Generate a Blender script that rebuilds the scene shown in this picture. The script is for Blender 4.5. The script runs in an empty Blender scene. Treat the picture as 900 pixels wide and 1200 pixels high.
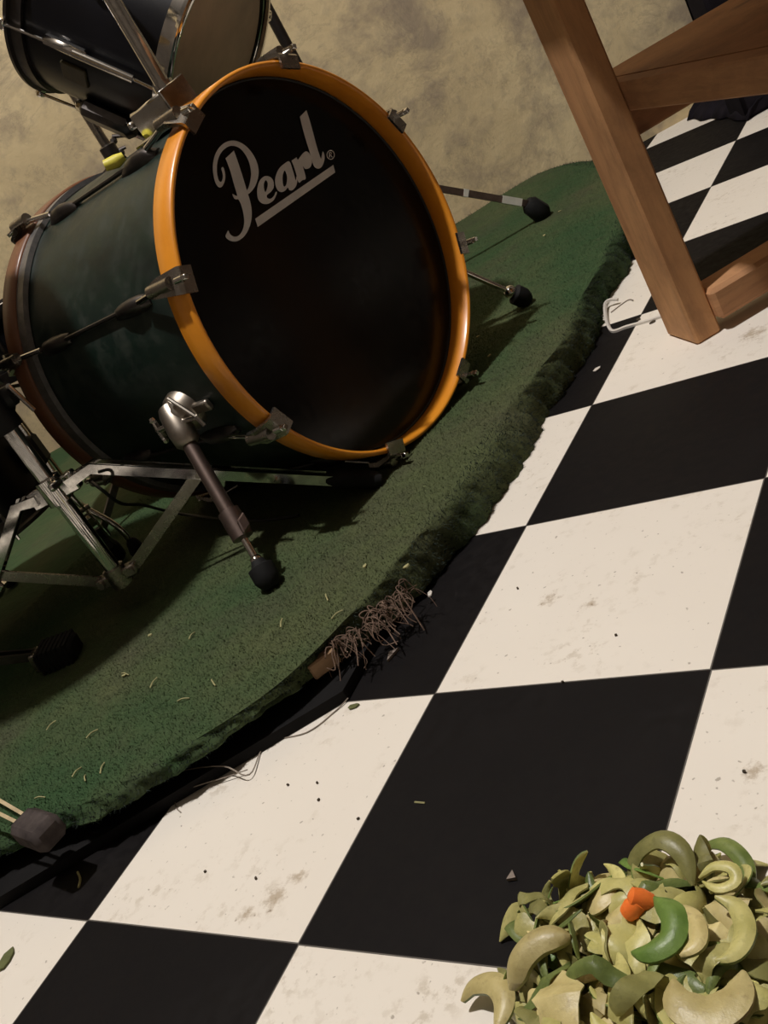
import bpy, bmesh, math, random
import numpy as np
from mathutils import Matrix, Vector
from mathutils.geometry import delaunay_2d_cdt

S = 0.305                     # metres per floor tile; geometry below is written in tiles
random.seed(7); rng = np.random.default_rng(7)
A3 = lambda *a: np.array(a, float)
def nrm(v):
    v = np.asarray(v, float); return v / (np.linalg.norm(v) + 1e-12)

# ---------------------------------------------------------------- camera, world, lights, exposure
sc = bpy.context.scene
COL = sc.collection
CAM = A3(2.1492, -1.1912, 1.9133)
ROT = np.array([[0.77109068, 0.41886398, -0.4795541], [-0.17960203, -0.57949164, -0.79494186], [-0.61087009, 0.69910115, -0.37161178]])
FPX = 1188.8
cd = bpy.data.cameras.new('camera'); cam = bpy.data.objects.new('camera', cd); COL.objects.link(cam)
cd.sensor_fit = 'VERTICAL'; cd.sensor_height = 24.0; cd.lens = 24.0 * FPX / 1200.0
cd.clip_start = 0.02; cd.clip_end = 50
m = Matrix.Identity(4)
for i in range(3):
    m[i][0] = ROT[0][i]; m[i][1] = -ROT[1][i]; m[i][2] = -ROT[2][i]; m[i][3] = CAM[i] * S
cam.matrix_world = m
sc.camera = cam

w = bpy.data.worlds.new('world'); sc.world = w; w.use_nodes = True
w.node_tree.nodes['Background'].inputs[0].default_value = (0.9, 0.95, 1.0, 1)
w.node_tree.nodes['Background'].inputs[1].default_value = 0.004
sc.view_settings.view_transform = 'Standard'; sc.view_settings.look = 'None'
sc.view_settings.exposure = 0.0; sc.view_settings.gamma = 1.0; sc.view_settings.use_curve_mapping = False
LAMP = A3(-0.90, 0.60, 12.2)
LAMP_W = 412.0
LAMP_COL = (1.0, 0.955, 0.93)

def ray(px, py):
    return nrm(ROT.T @ A3((px - 450) / FPX, (py - 600) / FPX, 1))
def at(px, py, z=0.0):        # point of the place at height z (tiles) seen at that spot
    d = ray(px, py); return CAM + d * (z - CAM[2]) / d[2]
def onpl(px, py, P, n):
    d = ray(px, py); return CAM + d * (n @ (P - CAM)) / (n @ d)

# ---------------------------------------------------------------- materials
class NT:
    def __init__(s, name):
        s.m = bpy.data.materials.new(name); s.m.use_nodes = True
        s.t = s.m.node_tree; s.b = s.t.nodes['Principled BSDF']
    def n(s, typ, **kw):
        nd = s.t.nodes.new(typ)
        for k, v in kw.items():
            if k.startswith('i_'): nd.inputs[int(k[2:]) if k[2:].isdigit() else k[2:]].default_value = v
            else: setattr(nd, k, v)
        return nd
    def l(s, a, b): s.t.links.new(a, b)
    def coord(s): return s.n('ShaderNodeTexCoord').outputs['Object']
    def noise(s, scale, detail=4, rough=.55, vec=None, dist=0.0):
        nd = s.n('ShaderNodeTexNoise'); nd.inputs['Scale'].default_value = scale
        nd.inputs['Detail'].default_value = detail; nd.inputs['Roughness'].default_value = rough
        nd.inputs['Distortion'].default_value = dist
        s.l(vec if vec is not None else s.coord(), nd.inputs['Vector']); return nd.outputs['Fac']
    def ramp(s, fac, stops):
        r = s.n('ShaderNodeValToRGB'); e = r.color_ramp.elements
        while len(e) < len(stops): e.new(0.5)
        for i, (p, c) in enumerate(stops):
            e[i].position = p; e[i].color = (c if isinstance(c, tuple) else (c, c, c)) + (1,) if not (isinstance(c, tuple) and len(c) == 4) else c
        s.l(fac, r.inputs[0]); return r.outputs[0]
    def mix(s, fac, a, b, mode='MIX'):
        x = s.n('ShaderNodeMix', data_type='RGBA', blend_type=mode)
        for sock, val in ((x.inputs[0], fac), (x.inputs[6], a), (x.inputs[7], b)):
            if hasattr(val, 'links') or hasattr(val, 'is_linked'): s.l(val, sock)
            elif isinstance(val, (int, float)): sock.default_value = val
            else: sock.default_value = tuple(val) + (1,)
        return x.outputs[2]
    def math(s, op, a, b=None):
        x = s.n('ShaderNodeMath', operation=op)
        for sock, val in ((x.inputs[0], a), (x.inputs[1], b)):
            if val is None: continue
            if isinstance(val, (int, float)): sock.default_value = val
            else: s.l(val, sock)
        return x.outputs[0]
    def bump(s, h, strength=.3, dist=.01):
        b = s.n('ShaderNodeBump'); b.inputs['Strength'].default_value = strength; b.inputs['Distance'].default_value = dist
        s.l(h, b.inputs['Height']); s.l(b.outputs[0], s.b.inputs['Normal'])
    def set(s, **kw):
        for k, v in kw.items():
            k = k.replace('_', ' ')
            sock = s.b.inputs[k]
            if hasattr(v, 'is_linked'): s.l(v, sock)
            elif isinstance(v, tuple) and len(v) == 3: sock.default_value = v + (1,)
            else: sock.default_value = v

def simple(name, col, rough=.5, metal=0.0, var=.25, scale=40, spec=.5, bump=0.0):
    t = NT(name)
    f = t.noise(scale)
    d = tuple(c * (1 - var) for c in col); b_ = tuple(min(1, c * (1 + var)) for c in col)
    t.set(Base_Color=t.ramp(f, [(.3, d), (.7, b_)]), Roughness=rough, Metallic=metal, Specular_IOR_Level=spec)
    if bump: t.bump(f, bump, .004)
    return t.m

def mat_floor():
    t = NT('checker_vinyl'); co = t.coord()
    sep = t.n('ShaderNodeSeparateXYZ'); t.l(co, sep.inputs[0])
    X = t.math('DIVIDE', sep.outputs[0], S); Y = t.math('DIVIDE', sep.outputs[1], S)
    fx = t.math('FLOOR', X); fy = t.math('FLOOR', Y)
    par = t.math('ABSOLUTE', t.math('MODULO', t.math('ADD', t.math('ADD', fx, fy), 1000.0), 2.0))
    odd = t.math('GREATER_THAN', par, 0.5)
    ex = t.math('ABSOLUTE', t.math('SUBTRACT', t.math('FRACT', X), .5)); ey = t.math('ABSOLUTE', t.math('SUBTRACT', t.math('FRACT', Y), .5))
    edge = t.math('GREATER_THAN', t.math('MAXIMUM', ex, ey), .4955)
    n1 = t.noise(9, 6, .6); n2 = t.noise(60, 5, .65); n3 = t.noise(3.2, 4, .5)
    sm = t.math('MULTIPLY', t.ramp(n1, [(.50, 0.0), (.68, 1.0)]), t.ramp(n2, [(.52, 0.0), (.62, 1.0)]))
    white = t.mix(n3, (.72, .665, .58), (.80, .755, .67))
    white = t.mix(t.math('MULTIPLY', sm, .45), white, (.36, .29, .19))
    spots = None
    for (sx, sy, sr) in ((-.20, .14, .085), (-.15, .22, .06), (-.27, .08, .05), (.30, 1.46, .07), (.48, 1.40, .05), (1.19, .60, .06), (.75, 3.3, .12)):
        vd = t.n('ShaderNodeVectorMath', operation='DISTANCE'); t.l(co, vd.inputs[0]); vd.inputs[1].default_value = (sx * S, sy * S, 0)
        g_ = t.math('SUBTRACT', 1.0, t.math('MINIMUM', t.math('DIVIDE', vd.outputs['Value'], sr * S * 1.6), 1.0))
        spots = g_ if spots is None else t.math('MAXIMUM', spots, g_)
    n4 = t.noise(75, 6, .7)
    stn = t.ramp(t.math('MULTIPLY', t.math('POWER', spots, .6), n4), [(.36, 0.0), (.52, .62)])
    white = t.mix(stn, white, (.30, .215, .12))
    sp = t.ramp(t.noise(150, 2, .4), [(.70, 0.0), (.76, 1.0)])
    white = t.mix(t.math('MULTIPLY', sp, .55), white, (.16, .12, .08))
    dark = t.mix(n1, (.0050, .0043, .0046), (.0085, .0075, .0075))
    dust = t.math('MULTIPLY', t.ramp(n3, [(.48, 0.0), (.75, 1.0)]), t.ramp(n2, [(.4, 0.0), (.7, 1.0)]))
    dark = t.mix(t.math('MULTIPLY', dust, .10), dark, (.10, .09, .085))
    c = t.mix(odd, dark, white)
    c = t.mix(t.math('MULTIPLY', edge, .85), c, (.012, .010, .009))
    t.set(Base_Color=c, Roughness=t.ramp(n2, [(.3, .5), (.7, .7)]), Specular_IOR_Level=.09)
    t.bump(n2, .06, .002)
    return t.m

def mat_wall():
    t = NT('stained_plaster')
    n1 = t.noise(1.6, 6, .62, dist=.6); n2 = t.noise(6, 6, .65, dist=.3); n3 = t.noise(28, 5, .6)
    c = t.ramp(n1, [(.25, (.38, .30, .18)), (.42, (.58, .46, .265)), (.6, (.72, .59, .35)), (.8, (.58, .49, .33))])
    c = t.mix(t.ramp(n2, [(.47, 0.0), (.66, .8)]), c, (.27, .215, .16))
    c = t.mix(t.ramp(n3, [(.5, 0.0), (.75, .35)]), c, (.26, .22, .17))
    crack = t.ramp(t.noise(2.2, 8, .7, dist=2.2), [(.485, 0.0), (.5, 1.0), (.515, 0.0)])
    c = t.mix(t.math('MULTIPLY', crack, .22), c, (.15, .12, .10))
    t.set(Base_Color=c, Roughness=.92, Specular_IOR_Level=.15)
    t.bump(t.math('ADD', n2, t.math('MULTIPLY', n3, .5)), .35, .012)
    return t.m

def mat_turf():
    t = NT('turf_green')
    n1 = t.noise(5, 5, .6); n2 = t.noise(40, 4, .6); n3 = t.noise(2.2, 4, .6)
    c = t.mix(t.ramp(n3, [(.38, 0.0), (.62, 1.0)]), (.034, .072, .029), (.076, .092, .040))
    c = t.mix(t.ramp(n1, [(.52, 0.0), (.74, .5)]), c, (.075, .064, .045))
    c = t.mix(t.ramp(n2, [(.3, 0.0), (.75, .35)]), c, (.030, .036, .022))
    t.set(Base_Color=c, Roughness=.9, Specular_IOR_Level=.12)
    t.bump(n2, .5, .006)
    return t.m

def mat_pile():
    t = NT('turf_blades')
    g = t.n('ShaderNodeNewGeometry')
    n1 = t.noise(5, 5, .6); n3 = t.noise(2.2, 4, .6)
    c = t.mix(t.ramp(n3, [(.38, 0.0), (.62, 1.0)]), (.052, .112, .045), (.114, .136, .060))
    c = t.mix(t.ramp(n1, [(.52, 0.0), (.74, .5)]), c, (.105, .09, .062))
    c = t.mix(t.ramp(g.outputs['Random Per Island'], [(0.0, 0.0), (1.0, 1.0)]), c, t.mix(.3, c, (.03, .04, .02)))
    vm = t.n('ShaderNodeMix', data_type='VECTOR'); vm.inputs[0].default_value = .6; t.l(g.outputs['Normal'], vm.inputs[4]); vm.inputs[5].default_value = (0, 0, 1)
    vn = t.n('ShaderNodeVectorMath', operation='NORMALIZE'); t.l(vm.outputs[1], vn.inputs[0]); t.l(vn.outputs[0], t.b.inputs['Normal'])   # soft fibres shade with the carpet
    t.set(Base_Color=c, Roughness=.8, Specular_IOR_Level=.1)
    return t.m

def mat_wood(name, a, b, rough=.6, scale=(3, 30, 30), knots=True, coat=0.0):
    t = NT(name); mp = t.n('ShaderNodeMapping'); t.l(t.n('ShaderNodeTexCoord').outputs['Object'], mp.inputs[0]); mp.inputs['Scale'].default_value = scale
    f = t.noise(1.0, 6, .65, vec=mp.outputs[0], dist=.7); g = t.noise(4.5, 4, .6)
    c = t.ramp(f, [(.28, a), (.72, b)])
    if knots:
        k = t.ramp(t.noise(13, 1, .3), [(.70, 0.0), (.78, 1.0)])
        c = t.mix(t.math('MULTIPLY', k, .7), c, tuple(x * .3 for x in a))
    if knots:
        mp2 = t.n('ShaderNodeMapping'); t.l(t.n('ShaderNodeTexCoord').outputs['Object'], mp2.inputs[0]); mp2.inputs['Scale'].default_value = tuple(q * 4.5 for q in scale)
        fg = t.noise(1.0, 5, .7, vec=mp2.outputs[0], dist=.4)
        c = t.mix(t.ramp(fg, [(.45, 0.0), (.75, .45)]), c, tuple(x * .45 for x in a))
        st = t.ramp(t.noise(9, 6, .7), [(.52, 0.0), (.72, .45)]); c = t.mix(st, c, tuple(x * .5 for x in a))
    c = t.mix(t.ramp(g, [(.4, 0.0), (.8, .35)]), c, tuple(x * .55 for x in a))
    t.set(Base_Color=c, Roughness=rough, Coat_Weight=coat, Coat_Roughness=.18)
    t.bump(f, .12, .003)
    return t.m

def mat_shell():
    t = NT('dark_green_shell')
    n1 = t.noise(4.5, 5, .65, dist=.8); n2 = t.noise(30, 6, .7)
    c = t.ramp(n1, [(.3, (.004, .006, .0055)), (.55, (.006, .016, .011)), (.75, (.011, .018, .015))])
    d = t.math('MULTIPLY', t.ramp(n2, [(.45, 0.0), (.75, 1.0)]), t.ramp(n1, [(.4, 0.1), (.7, .9)]))
    c = t.mix(t.math('MULTIPLY', d, .34), c, (.12, .12, .10))
    t.set(Base_Color=c, Roughness=t.ramp(n2, [(.3, .32), (.7, .55)]), Specular_IOR_Level=.4)
    return t.m

def mat_chrome(name='worn_chrome', col=(.80, .78, .75), rough=.05):
    t = NT(name); n2 = t.noise(55, 5, .65)
    t.set(Base_Color=t.ramp(n2, [(.35, tuple(c * .72 for c in col)), (.65, col)]), Metallic=1.0, Roughness=t.ramp(n2, [(.3, rough + .08), (.7, rough)]))
    return t.m

def mat_head_black():
    t = NT('black_drumhead'); n1 = t.noise(7, 5, .6); n2 = t.noise(70, 3, .6)
    t.set(Base_Color=t.ramp(n1, [(.4, (.0035, .0034, .0036)), (.75, (.0085, .0078, .0072))]), Roughness=t.ramp(n2, [(.3, .16), (.7, .26)]), Specular_IOR_Level=.2)
    return t.m

def mat_peel(name, a, b, c3, rough=.42):
    t = NT(name)
    n1 = t.noise(45, 4, .6); n2 = t.noise(160, 4, .65)
    o = t.n('ShaderNodeObjectInfo')
    c = t.ramp(n1, [(.3, a), (.66, b)])
    c = t.mix(t.ramp(n2, [(.55, 0.0), (.8, .7)]), c, c3)
    h = t.n('ShaderNodeHueSaturation'); h.inputs['Saturation'].default_value = 1.0
    t.l(c, h.inputs['Color'])
    t.l(t.math('ADD', t.math('MULTIPLY', o.outputs['Random'], .45), .86), h.inputs['Value'])
    t.set(Base_Color=h.outputs[0], Roughness=rough, Subsurface_Weight=.08, Subsurface_Scale=.004)
    t.b.inputs['Subsurface Radius'].default_value = (1, .8, .3)
    t.bump(n2, .25, .002)
    return t.m

M = dict(
    floor=mat_floor(), wall=mat_wall(), turf=mat_turf(), pile=mat_pile(),
    shadedpile=simple('shaded_turf_fibre', (.030, .040, .032), .9, var=.4, scale=35, spec=.08),  # skirt fibres coloured darker to stand in for shade on the riser's side
    ceiling=simple('dark_ceiling_paint', (.10, .088, .072), .95, var=.15, scale=3),
    darkwall=simple('dark_wall_paint', (.085, .07, .055), .9, var=.2, scale=3),
    hoop=mat_wood('lacquered_hoop', (.66, .225, .012), (.84, .325, .022), .38, (6, 6, 6), False, .4),
    hoop2=mat_wood('brown_hoop', (.12, .045, .018), (.17, .065, .026), .5, (6, 6, 6), False, .2),
    bench=mat_wood('rough_pine', (.42, .20, .082), (.64, .345, .145), .75, (14, 14, 2.2)),
    bench_h=mat_wood('rough_pine_rail', (.36, .165, .075), (.55, .29, .13), .75, (4, 4, 26)),
    ply=mat_wood('raw_board', (.26, .15, .08), (.42, .27, .15), .8, (8, 8, 30), False),
    underboard=simple('black_underboard', (.006, .0055, .0055), .85, var=.3, scale=30, spec=.2),
    shell=mat_shell(), tomshell=simple('black_gloss_shell', (.0045, .0045, .006), .28, var=.4, scale=6, spec=.35),
    chrome=mat_chrome(), dull=mat_chrome('dull_steel', (.42, .38, .33), .24), tarnish=mat_chrome('tarnished_steel', (.40, .35, .29), .36), brownmetal=mat_chrome('tarnished_tube', (.20, .15, .13), .42),
    rim=mat_chrome('grey_rim', (.30, .29, .28), .5), darkmetal=mat_chrome('dark_steel', (.10, .09, .085), .35),
    rubber=simple('black_rubber', (.008, .008, .008), .75, var=.3, scale=50, spec=.25),
    dustyrubber=simple('dusty_rubber', (.055, .045, .042), .9, var=.4, scale=60, spec=.1),
    blackplastic=simple('black_plastic', (.008, .008, .0085), .5, var=.3, scale=20, spec=.3),
    head=mat_head_black(), logo=simple('pale_grey_print', (.62, .60, .58), .7, var=.08, scale=30),
    brownhead=simple('worn_drumhead', (.46, .36, .245), .5, var=.22, scale=9),
    cloth=simple('black_cloth', (.011, .009, .012), .95, var=.35, scale=25, spec=.1),
    white=simple('white_plastic', (.62, .58, .52), .5, var=.06, scale=30),
    tape=simple('pale_tape', (.62, .60, .52), .7, var=.08, scale=30),
    yellow=simple('yellow_plastic', (.62, .55, .06), .5, var=.12, scale=40),
    red=simple('red_plastic', (.35, .02, .03), .5, var=.1, scale=40),
    dim_plate=simple('dim_brown_plate', (.045, .034, .012), .5, var=.3, scale=80),
    fibre=simple('brown_fibre', (.17, .115, .085), .85, var=.35, scale=90, spec=.15),
    hair=simple('grey_fibre', (.26, .22, .18), .8, var=.3, scale=60, spec=.15),
    straw=simple('dry_straw', (.34, .32, .15), .8, var=.25, scale=60),
    chip=simple('grey_chip', (.22, .18, .15), .9, var=.2, scale=80),
    leaf=simple('olive_leaf', (.10, .11, .035), .8, var=.25, scale=80),
    crumb=simple('dark_crumb', (.05, .035, .02), .9, var=.3, scale=80),
    bronze=mat_chrome('bronze', (.55, .38, .16), .25),
    cable=simple('black_cable', (.01, .01, .01), .5, var=.1),
    green_skin=mat_peel('green_peel_skin', (.07, .105, .022), (.16, .20, .055), (.04, .055, .015)),
    bright_skin=mat_peel('bright_green_skin', (.08, .15, .025), (.15, .24, .05), (.05, .085, .02)),
    olive_skin=mat_peel('olive_peel_skin', (.15, .145, .045), (.25, .24, .085), (.08, .075, .03)),
    pale_flesh=mat_peel('pale_peel_flesh', (.32, .30, .09), (.50, .46, .18), (.20, .19, .06)),
    cream_flesh=mat_peel('cream_peel_flesh', (.38, .31, .12), (.54, .46, .21), (.22, .16, .065)),
    brown_flesh=mat_peel('browned_peel', (.22, .14, .06), (.36, .26, .11), (.11, .065, .03)),
    carrot=mat_peel('carrot_orange', (.75, .14, .02), (.85, .22, .04), (.55, .10, .02)),
    glow=None,
)
gl = NT('bulb_glow'); gl.set(Base_Color=(1, .9, .75), Emission_Color=(1, .85, .65), Emission_Strength=6.0); M['glow'] = gl.m

# ---------------------------------------------------------------- mesh helpers (coordinates in tiles, world axes)
def perp(a):
    a = nrm(a); x = np.cross(a, [0, 0, 1.0])
    if np.linalg.norm(x) < 1e-3: x = np.cross(a, [1.0, 0, 0])
    x = nrm(x); return x, np.cross(a, x)

ORG = {}
class MB:
    def __init__(s): s.v = []; s.f = []; s.mi = []; s.cur = 0
    def add(s, V, F):
        b = len(s.v); s.v.extend([tuple(x) for x in V]); s.f.extend([tuple(i + b for i in q) for q in F]); s.mi.extend([s.cur] * len(F))
    def box(s, c, h, ax=None, bev=0.0):
        ax = np.eye(3) if ax is None else np.array([nrm(a) for a in ax]); c = np.asarray(c, float); h = np.asarray(h, float)
        bev = min(bev, h.min() * .9)
        if bev <= 0:
            V = [c + ax.T @ (h * A3(i, j, k)) for i in (-1, 1) for j in (-1, 1) for k in (-1, 1)]
            s.add(V, [(0, 1, 3, 2), (4, 6, 7, 5), (0, 4, 5, 1), (2, 3, 7, 6), (0, 2, 6, 4), (1, 5, 7, 3)]); return
        idx = {}; V = []
        for sx in (-1, 1):
            for sy in (-1, 1):
                for sz in (-1, 1):
                    for a in range(3):
                        q = h - bev; q[a] = h[a]
                        idx[(sx, sy, sz, a)] = len(V); V.append(c + ax.T @ (q * A3(sx, sy, sz)))
        F = []
        for a in range(3):
            b, d = [i for i in range(3) if i != a]
            for sg in (-1, 1):
                q = []
                for (p, r) in ((-1, -1), (1, -1), (1, 1), (-1, 1)):
                    k = [0, 0, 0]; k[a] = sg; k[b] = p; k[d] = r; q.append(idx[(*k, a)])
                F.append(q)
        for a in range(3):
            b, d = [i for i in range(3) if i != a]
            for p in (-1, 1):
                for r in (-1, 1):
                    k0 = [0, 0, 0]; k1 = [0, 0, 0]; k0[a] = -1; k1[a] = 1; k0[b] = k1[b] = p; k0[d] = k1[d] = r
                    F.append([idx[(*k0, b)], idx[(*k1, b)], idx[(*k1, d)], idx[(*k0, d)]])
        for sx in (-1, 1):
            for sy in (-1, 1):
                for sz in (-1, 1): F.append([idx[(sx, sy, sz, a)] for a in range(3)])
        s.add(V, F)
    def tube(s, pts, r, n=14, cap=True):
        P = [np.asarray(p, float) for p in pts]; N = len(P)
        R = [r] * N if np.isscalar(r) else list(r)
        T = [nrm(P[min(i + 1, N - 1)] - P[max(i - 1, 0)]) for i in range(N)]
        x, y = perp(T[0]); V = []; F = []
        for i in range(N):
            x = nrm(x - T[i] * (x @ T[i])); y = np.cross(T[i], x)
            for k in range(n):
                a = 2 * math.pi * k / n; V.append(P[i] + R[i] * (math.cos(a) * x + math.sin(a) * y))
        for i in range(N - 1):
            for k in range(n):
                F.append((i * n + k, i * n + (k + 1) % n, (i + 1) * n + (k + 1) % n, (i + 1) * n + k))
        if cap: F.append(tuple(range(n - 1, -1, -1))); F.append(tuple((N - 1) * n + k for k in range(n)))
        s.add(V, F)
    def lathe(s, prof, o, ax, n=48, closed=False, x=None):
        # prof: (radius, distance along axis)
        ax = nrm(ax); o = np.asarray(o, float)
        if x is None: x, y = perp(ax)
        else: y = np.cross(ax, x)
        V = []; F = []; m_ = len(prof)
        for (r, t) in prof:
            for k in range(n):
                a = 2 * math.pi * k / n; V.append(o + ax * t + r * (math.cos(a) * x + math.sin(a) * y))
        for i in range(m_ if closed else m_ - 1):
            j = (i + 1) % m_
            for k in range(n): F.append((i * n + k, i * n + (k + 1) % n, j * n + (k + 1) % n, j * n + k))
        if not closed:
            if prof[0][0] > 1e-6: F.append(tuple(range(n - 1, -1, -1)))
            if prof[-1][0] > 1e-6: F.append(tuple((m_ - 1) * n + k for k in range(n)))
        s.add(V, F)
    def prism(s, poly, o, ex, ey, ez, t):
        # poly in (ex, ey), extruded from o by t along ez; concave polygons allowed
        o = np.asarray(o, float); n = len(poly)
        A = [o + p[0] * ex + p[1] * ey for p in poly]; B = [a + ez * t for a in A]
        F = [tuple(range(n - 1, -1, -1)), tuple(range(n, 2 * n))] + [(i, (i + 1) % n, n + (i + 1) % n, n + i) for i in range(n)]
        s.add(A + B, F)
    def bar(s, pts, w, t, side, bev=0.0):
        # flat bar swept along a polyline; side = direction of its width
        P = [np.asarray(p, float) for p in pts]; N = len(P); V = []; F = []
        for i in range(N):
            T = nrm(P[min(i + 1, N - 1)] - P[max(i - 1, 0)]); sd = nrm(side - T * (np.asarray(side) @ T)); up = np.cross(T, sd)
            for (a, b) in ((-1, -1), (1, -1), (1, 1), (-1, 1)): V.append(P[i] + sd * a * w / 2 + up * b * t / 2)
        for i in range(N - 1):
            for k in range(4): F.append((i * 4 + k, i * 4 + (k + 1) % 4, i * 4 + 4 + (k + 1) % 4, i * 4 + 4 + k))
        F.append((3, 2, 1, 0)); F.append(tuple((N - 1) * 4 + k for k in range(4)))
        s.add(V, F)
    def ball(s, c, r, n=12, sc_=(1, 1, 1), ax=None):
        ax = np.eye(3) if ax is None else np.array(ax); V = []; F = []; m_ = n // 2
        for i in range(m_ + 1):
            th = math.pi * i / m_
            for k in range(n):
                a = 2 * math.pi * k / n
                V.append(np.asarray(c) + r * (ax.T @ (A3(math.sin(th) * math.cos(a), math.sin(th) * math.sin(a), math.cos(th)) * sc_)))
        for i in range(m_):
            for k in range(n): F.append((i * n + k, i * n + (k + 1) % n, (i + 1) * n + (k + 1) % n, (i + 1) * n + k))
        s.add(V, F)
    def build(s, name, mat, parent=None, smooth=True, angle=38):
        V = np.array(s.v, float) * S
        if parent is None:
            org = np.array([(V[:, 0].min() + V[:, 0].max()) / 2, (V[:, 1].min() + V[:, 1].max()) / 2, V[:, 2].min()])
        else: org = ORG[parent.name]
        me = bpy.data.meshes.new(name); me.from_pydata((V - org).tolist(), [], s.f)
        mats = mat if isinstance(mat, (list, tuple)) else [mat]
        for x in mats: me.materials.append(x)
        if len(mats) > 1: me.polygons.foreach_set('material_index', s.mi)
        bm = bmesh.new(); bm.from_mesh(me)
        bmesh.ops.remove_doubles(bm, verts=bm.verts, dist=1e-6)
        big = [f for f in bm.faces if len(f.verts) > 4]
        if big: bmesh.ops.triangulate(bm, faces=big, ngon_method='EAR_CLIP')
        bmesh.ops.recalc_face_normals(bm, faces=bm.faces)
        if smooth:
            for f in bm.faces: f.smooth = True
            for e in bm.edges:
                if len(e.link_faces) == 2 and e.calc_face_angle(0) > math.radians(angle): e.smooth = False
        bm.to_mesh(me); bm.free()
        o = bpy.data.objects.new(name, me); COL.objects.link(o)
        if parent is None: o.location = org
        else: o.parent = parent
        ORG[o.name] = org
        return o

def tag(o, label, cat, group=None, kind=None):
    o['label'] = label; o['category'] = cat
    if group: o['group'] = group
    if kind: o['kind'] = kind
    return o
def thing(name, loc, label, cat, group=None):
    o = bpy.data.objects.new(name, None); o.empty_display_size = .05; COL.objects.link(o)
    o.location = np.asarray(loc) * S; ORG[o.name] = np.asarray(loc) * S
    return tag(o, label, cat, group)
def struct(o): o['kind'] = 'structure'; return o
def catmull(pts, n=8, closed=False):
    P = [np.asarray(p, float) for p in pts]; N = len(P); out = []
    rngi = range(N) if closed else range(N - 1)
    for i in rngi:
        if closed: a, b, c, d = P[(i - 1) % N], P[i], P[(i + 1) % N], P[(i + 2) % N]
        else: a, b, c, d = P[max(i - 1, 0)], P[i], P[i + 1], P[min(i + 2, N - 1)]
        for k in range(n):
            t = k / n; out.append(.5 * ((2 * b) + (c - a) * t + (2 * a - 5 * b + 4 * c - d) * t * t + (3 * b - a - 3 * c + d) * t ** 3))
    if not closed: out.append(P[-1])
    return out
def resample(P, N):
    P = np.array(P, float); d = np.r_[0, np.cumsum(np.linalg.norm(np.diff(P, axis=0), axis=1))]; t = np.linspace(0, d[-1], N)
    return np.stack([np.interp(t, d, P[:, k]) for k in range(P.shape[1])], 1)

# ---------------------------------------------------------------- the room
WA = math.radians(30.0)
wd = A3(math.cos(WA), math.sin(WA), 0); wn = A3(-math.sin(WA), math.cos(WA), 0)   # along the back wall / into the wall
W0 = A3(-0.983, 8.431, 0)
CEIL = 13.1
L0, L1, DEPTH = -14.0, 6.5, 15.0
def wp(a, b, z=0): return W0 + wd * a - wn * b + A3(0, 0, z)
mb = MB(); mb.box(wp((L0 + L1) / 2, DEPTH / 2, -.1), ((L1 - L0) / 2 + .4, DEPTH / 2 + .4, .1), (wd, wn, A3(0, 0, 1)))
fl = struct(mb.build('floor', M['floor'], smooth=False))
# keep the tile grid tied to the place: object origin at the world origin
me = fl.data; me.transform(Matrix.Translation(fl.location)); fl.location = (0, 0, 0)
mb = MB(); mb.box(wp((L0 + L1) / 2, DEPTH / 2, CEIL + .1), ((L1 - L0) / 2 + .4, DEPTH / 2 + .4, .1), (wd, wn, A3(0, 0, 1)))
struct(mb.build('ceiling', M['ceiling'], smooth=False))
AX = (wd, wn, A3(0, 0, 1))
mb = MB(); mb.box(wp((L0 + .62) / 2, -.2, CEIL / 2), ((.62 - L0) / 2, .2, CEIL / 2), AX); mb.box(wp((3.9 + L1) / 2, -.2, CEIL / 2), ((L1 - 3.9) / 2, .2, CEIL / 2), AX)
mb.box(wp(2.26, -.2, 10.1), (1.64, .2, 3.0), AX)
struct(mb.build('wall_back', M['wall'], smooth=False))
mb = MB(); mb.box(wp(L0 - .2, DEPTH / 2, CEIL / 2), (.2, DEPTH / 2 + .4, CEIL / 2), AX); struct(mb.build('wall_left', M['darkwall'], smooth=False))
mb = MB(); mb.box(wp(L1 + .2, DEPTH / 2, CEIL / 2), (.2, DEPTH / 2 + .4, CEIL / 2), AX); struct(mb.build('wall_right', M['darkwall'], smooth=False))
mb = MB(); mb.box(wp((L0 + L1) / 2, DEPTH + .2, CEIL / 2), ((L1 - L0) / 2, .2, CEIL / 2), AX); struct(mb.build('wall_front', M['darkwall'], smooth=False))
dr = MB(); dr.box(wp(2.26, -.26, 3.55), (1.63, .06, 3.55), AX)
for k in range(2): dr.box(wp(2.26, -.19, 1.9 + 3.2 * k), (1.2, .02, 1.2), AX, .015)
struct(dr.build('door_1', M['cloth'], smooth=False))

# ceiling bulb that lights the room
bl = thing('ceiling_lamp', LAMP + A3(0, 0, .9), 'bare bulb hanging on a cord from the ceiling over the drum riser', 'lamp')
mb = MB(); mb.lathe([(0, -.02), (.17, -.02), (.19, .05), (.05, .14), (0, .14)], (LAMP[0], LAMP[1], CEIL - .14), (0, 0, 1), 24); mb.build('ceiling_rose', M['white'], bl)
mb = MB(); mb.tube([LAMP + A3(0, 0, .45), A3(LAMP[0], LAMP[1], CEIL - .02)], .012, 8); mb.build('cord', M['cable'], bl)
mb = MB(); mb.lathe([(0, .5), (.05, .5), (.07, .42), (.07, .27), (0, .27)], LAMP, (0, 0, 1), 20); mb.build('bulb_socket', M['blackplastic'], bl)
mb = MB(); mb.lathe([(0, .30), (.055, .28), (.07, .2), (.10, .1), (.11, 0), (.09, -.07), (.05, -.105), (0, -.115)], LAMP, (0, 0, 1), 20)
bu = mb.build('bulb', M['glow'], bl)
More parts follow.
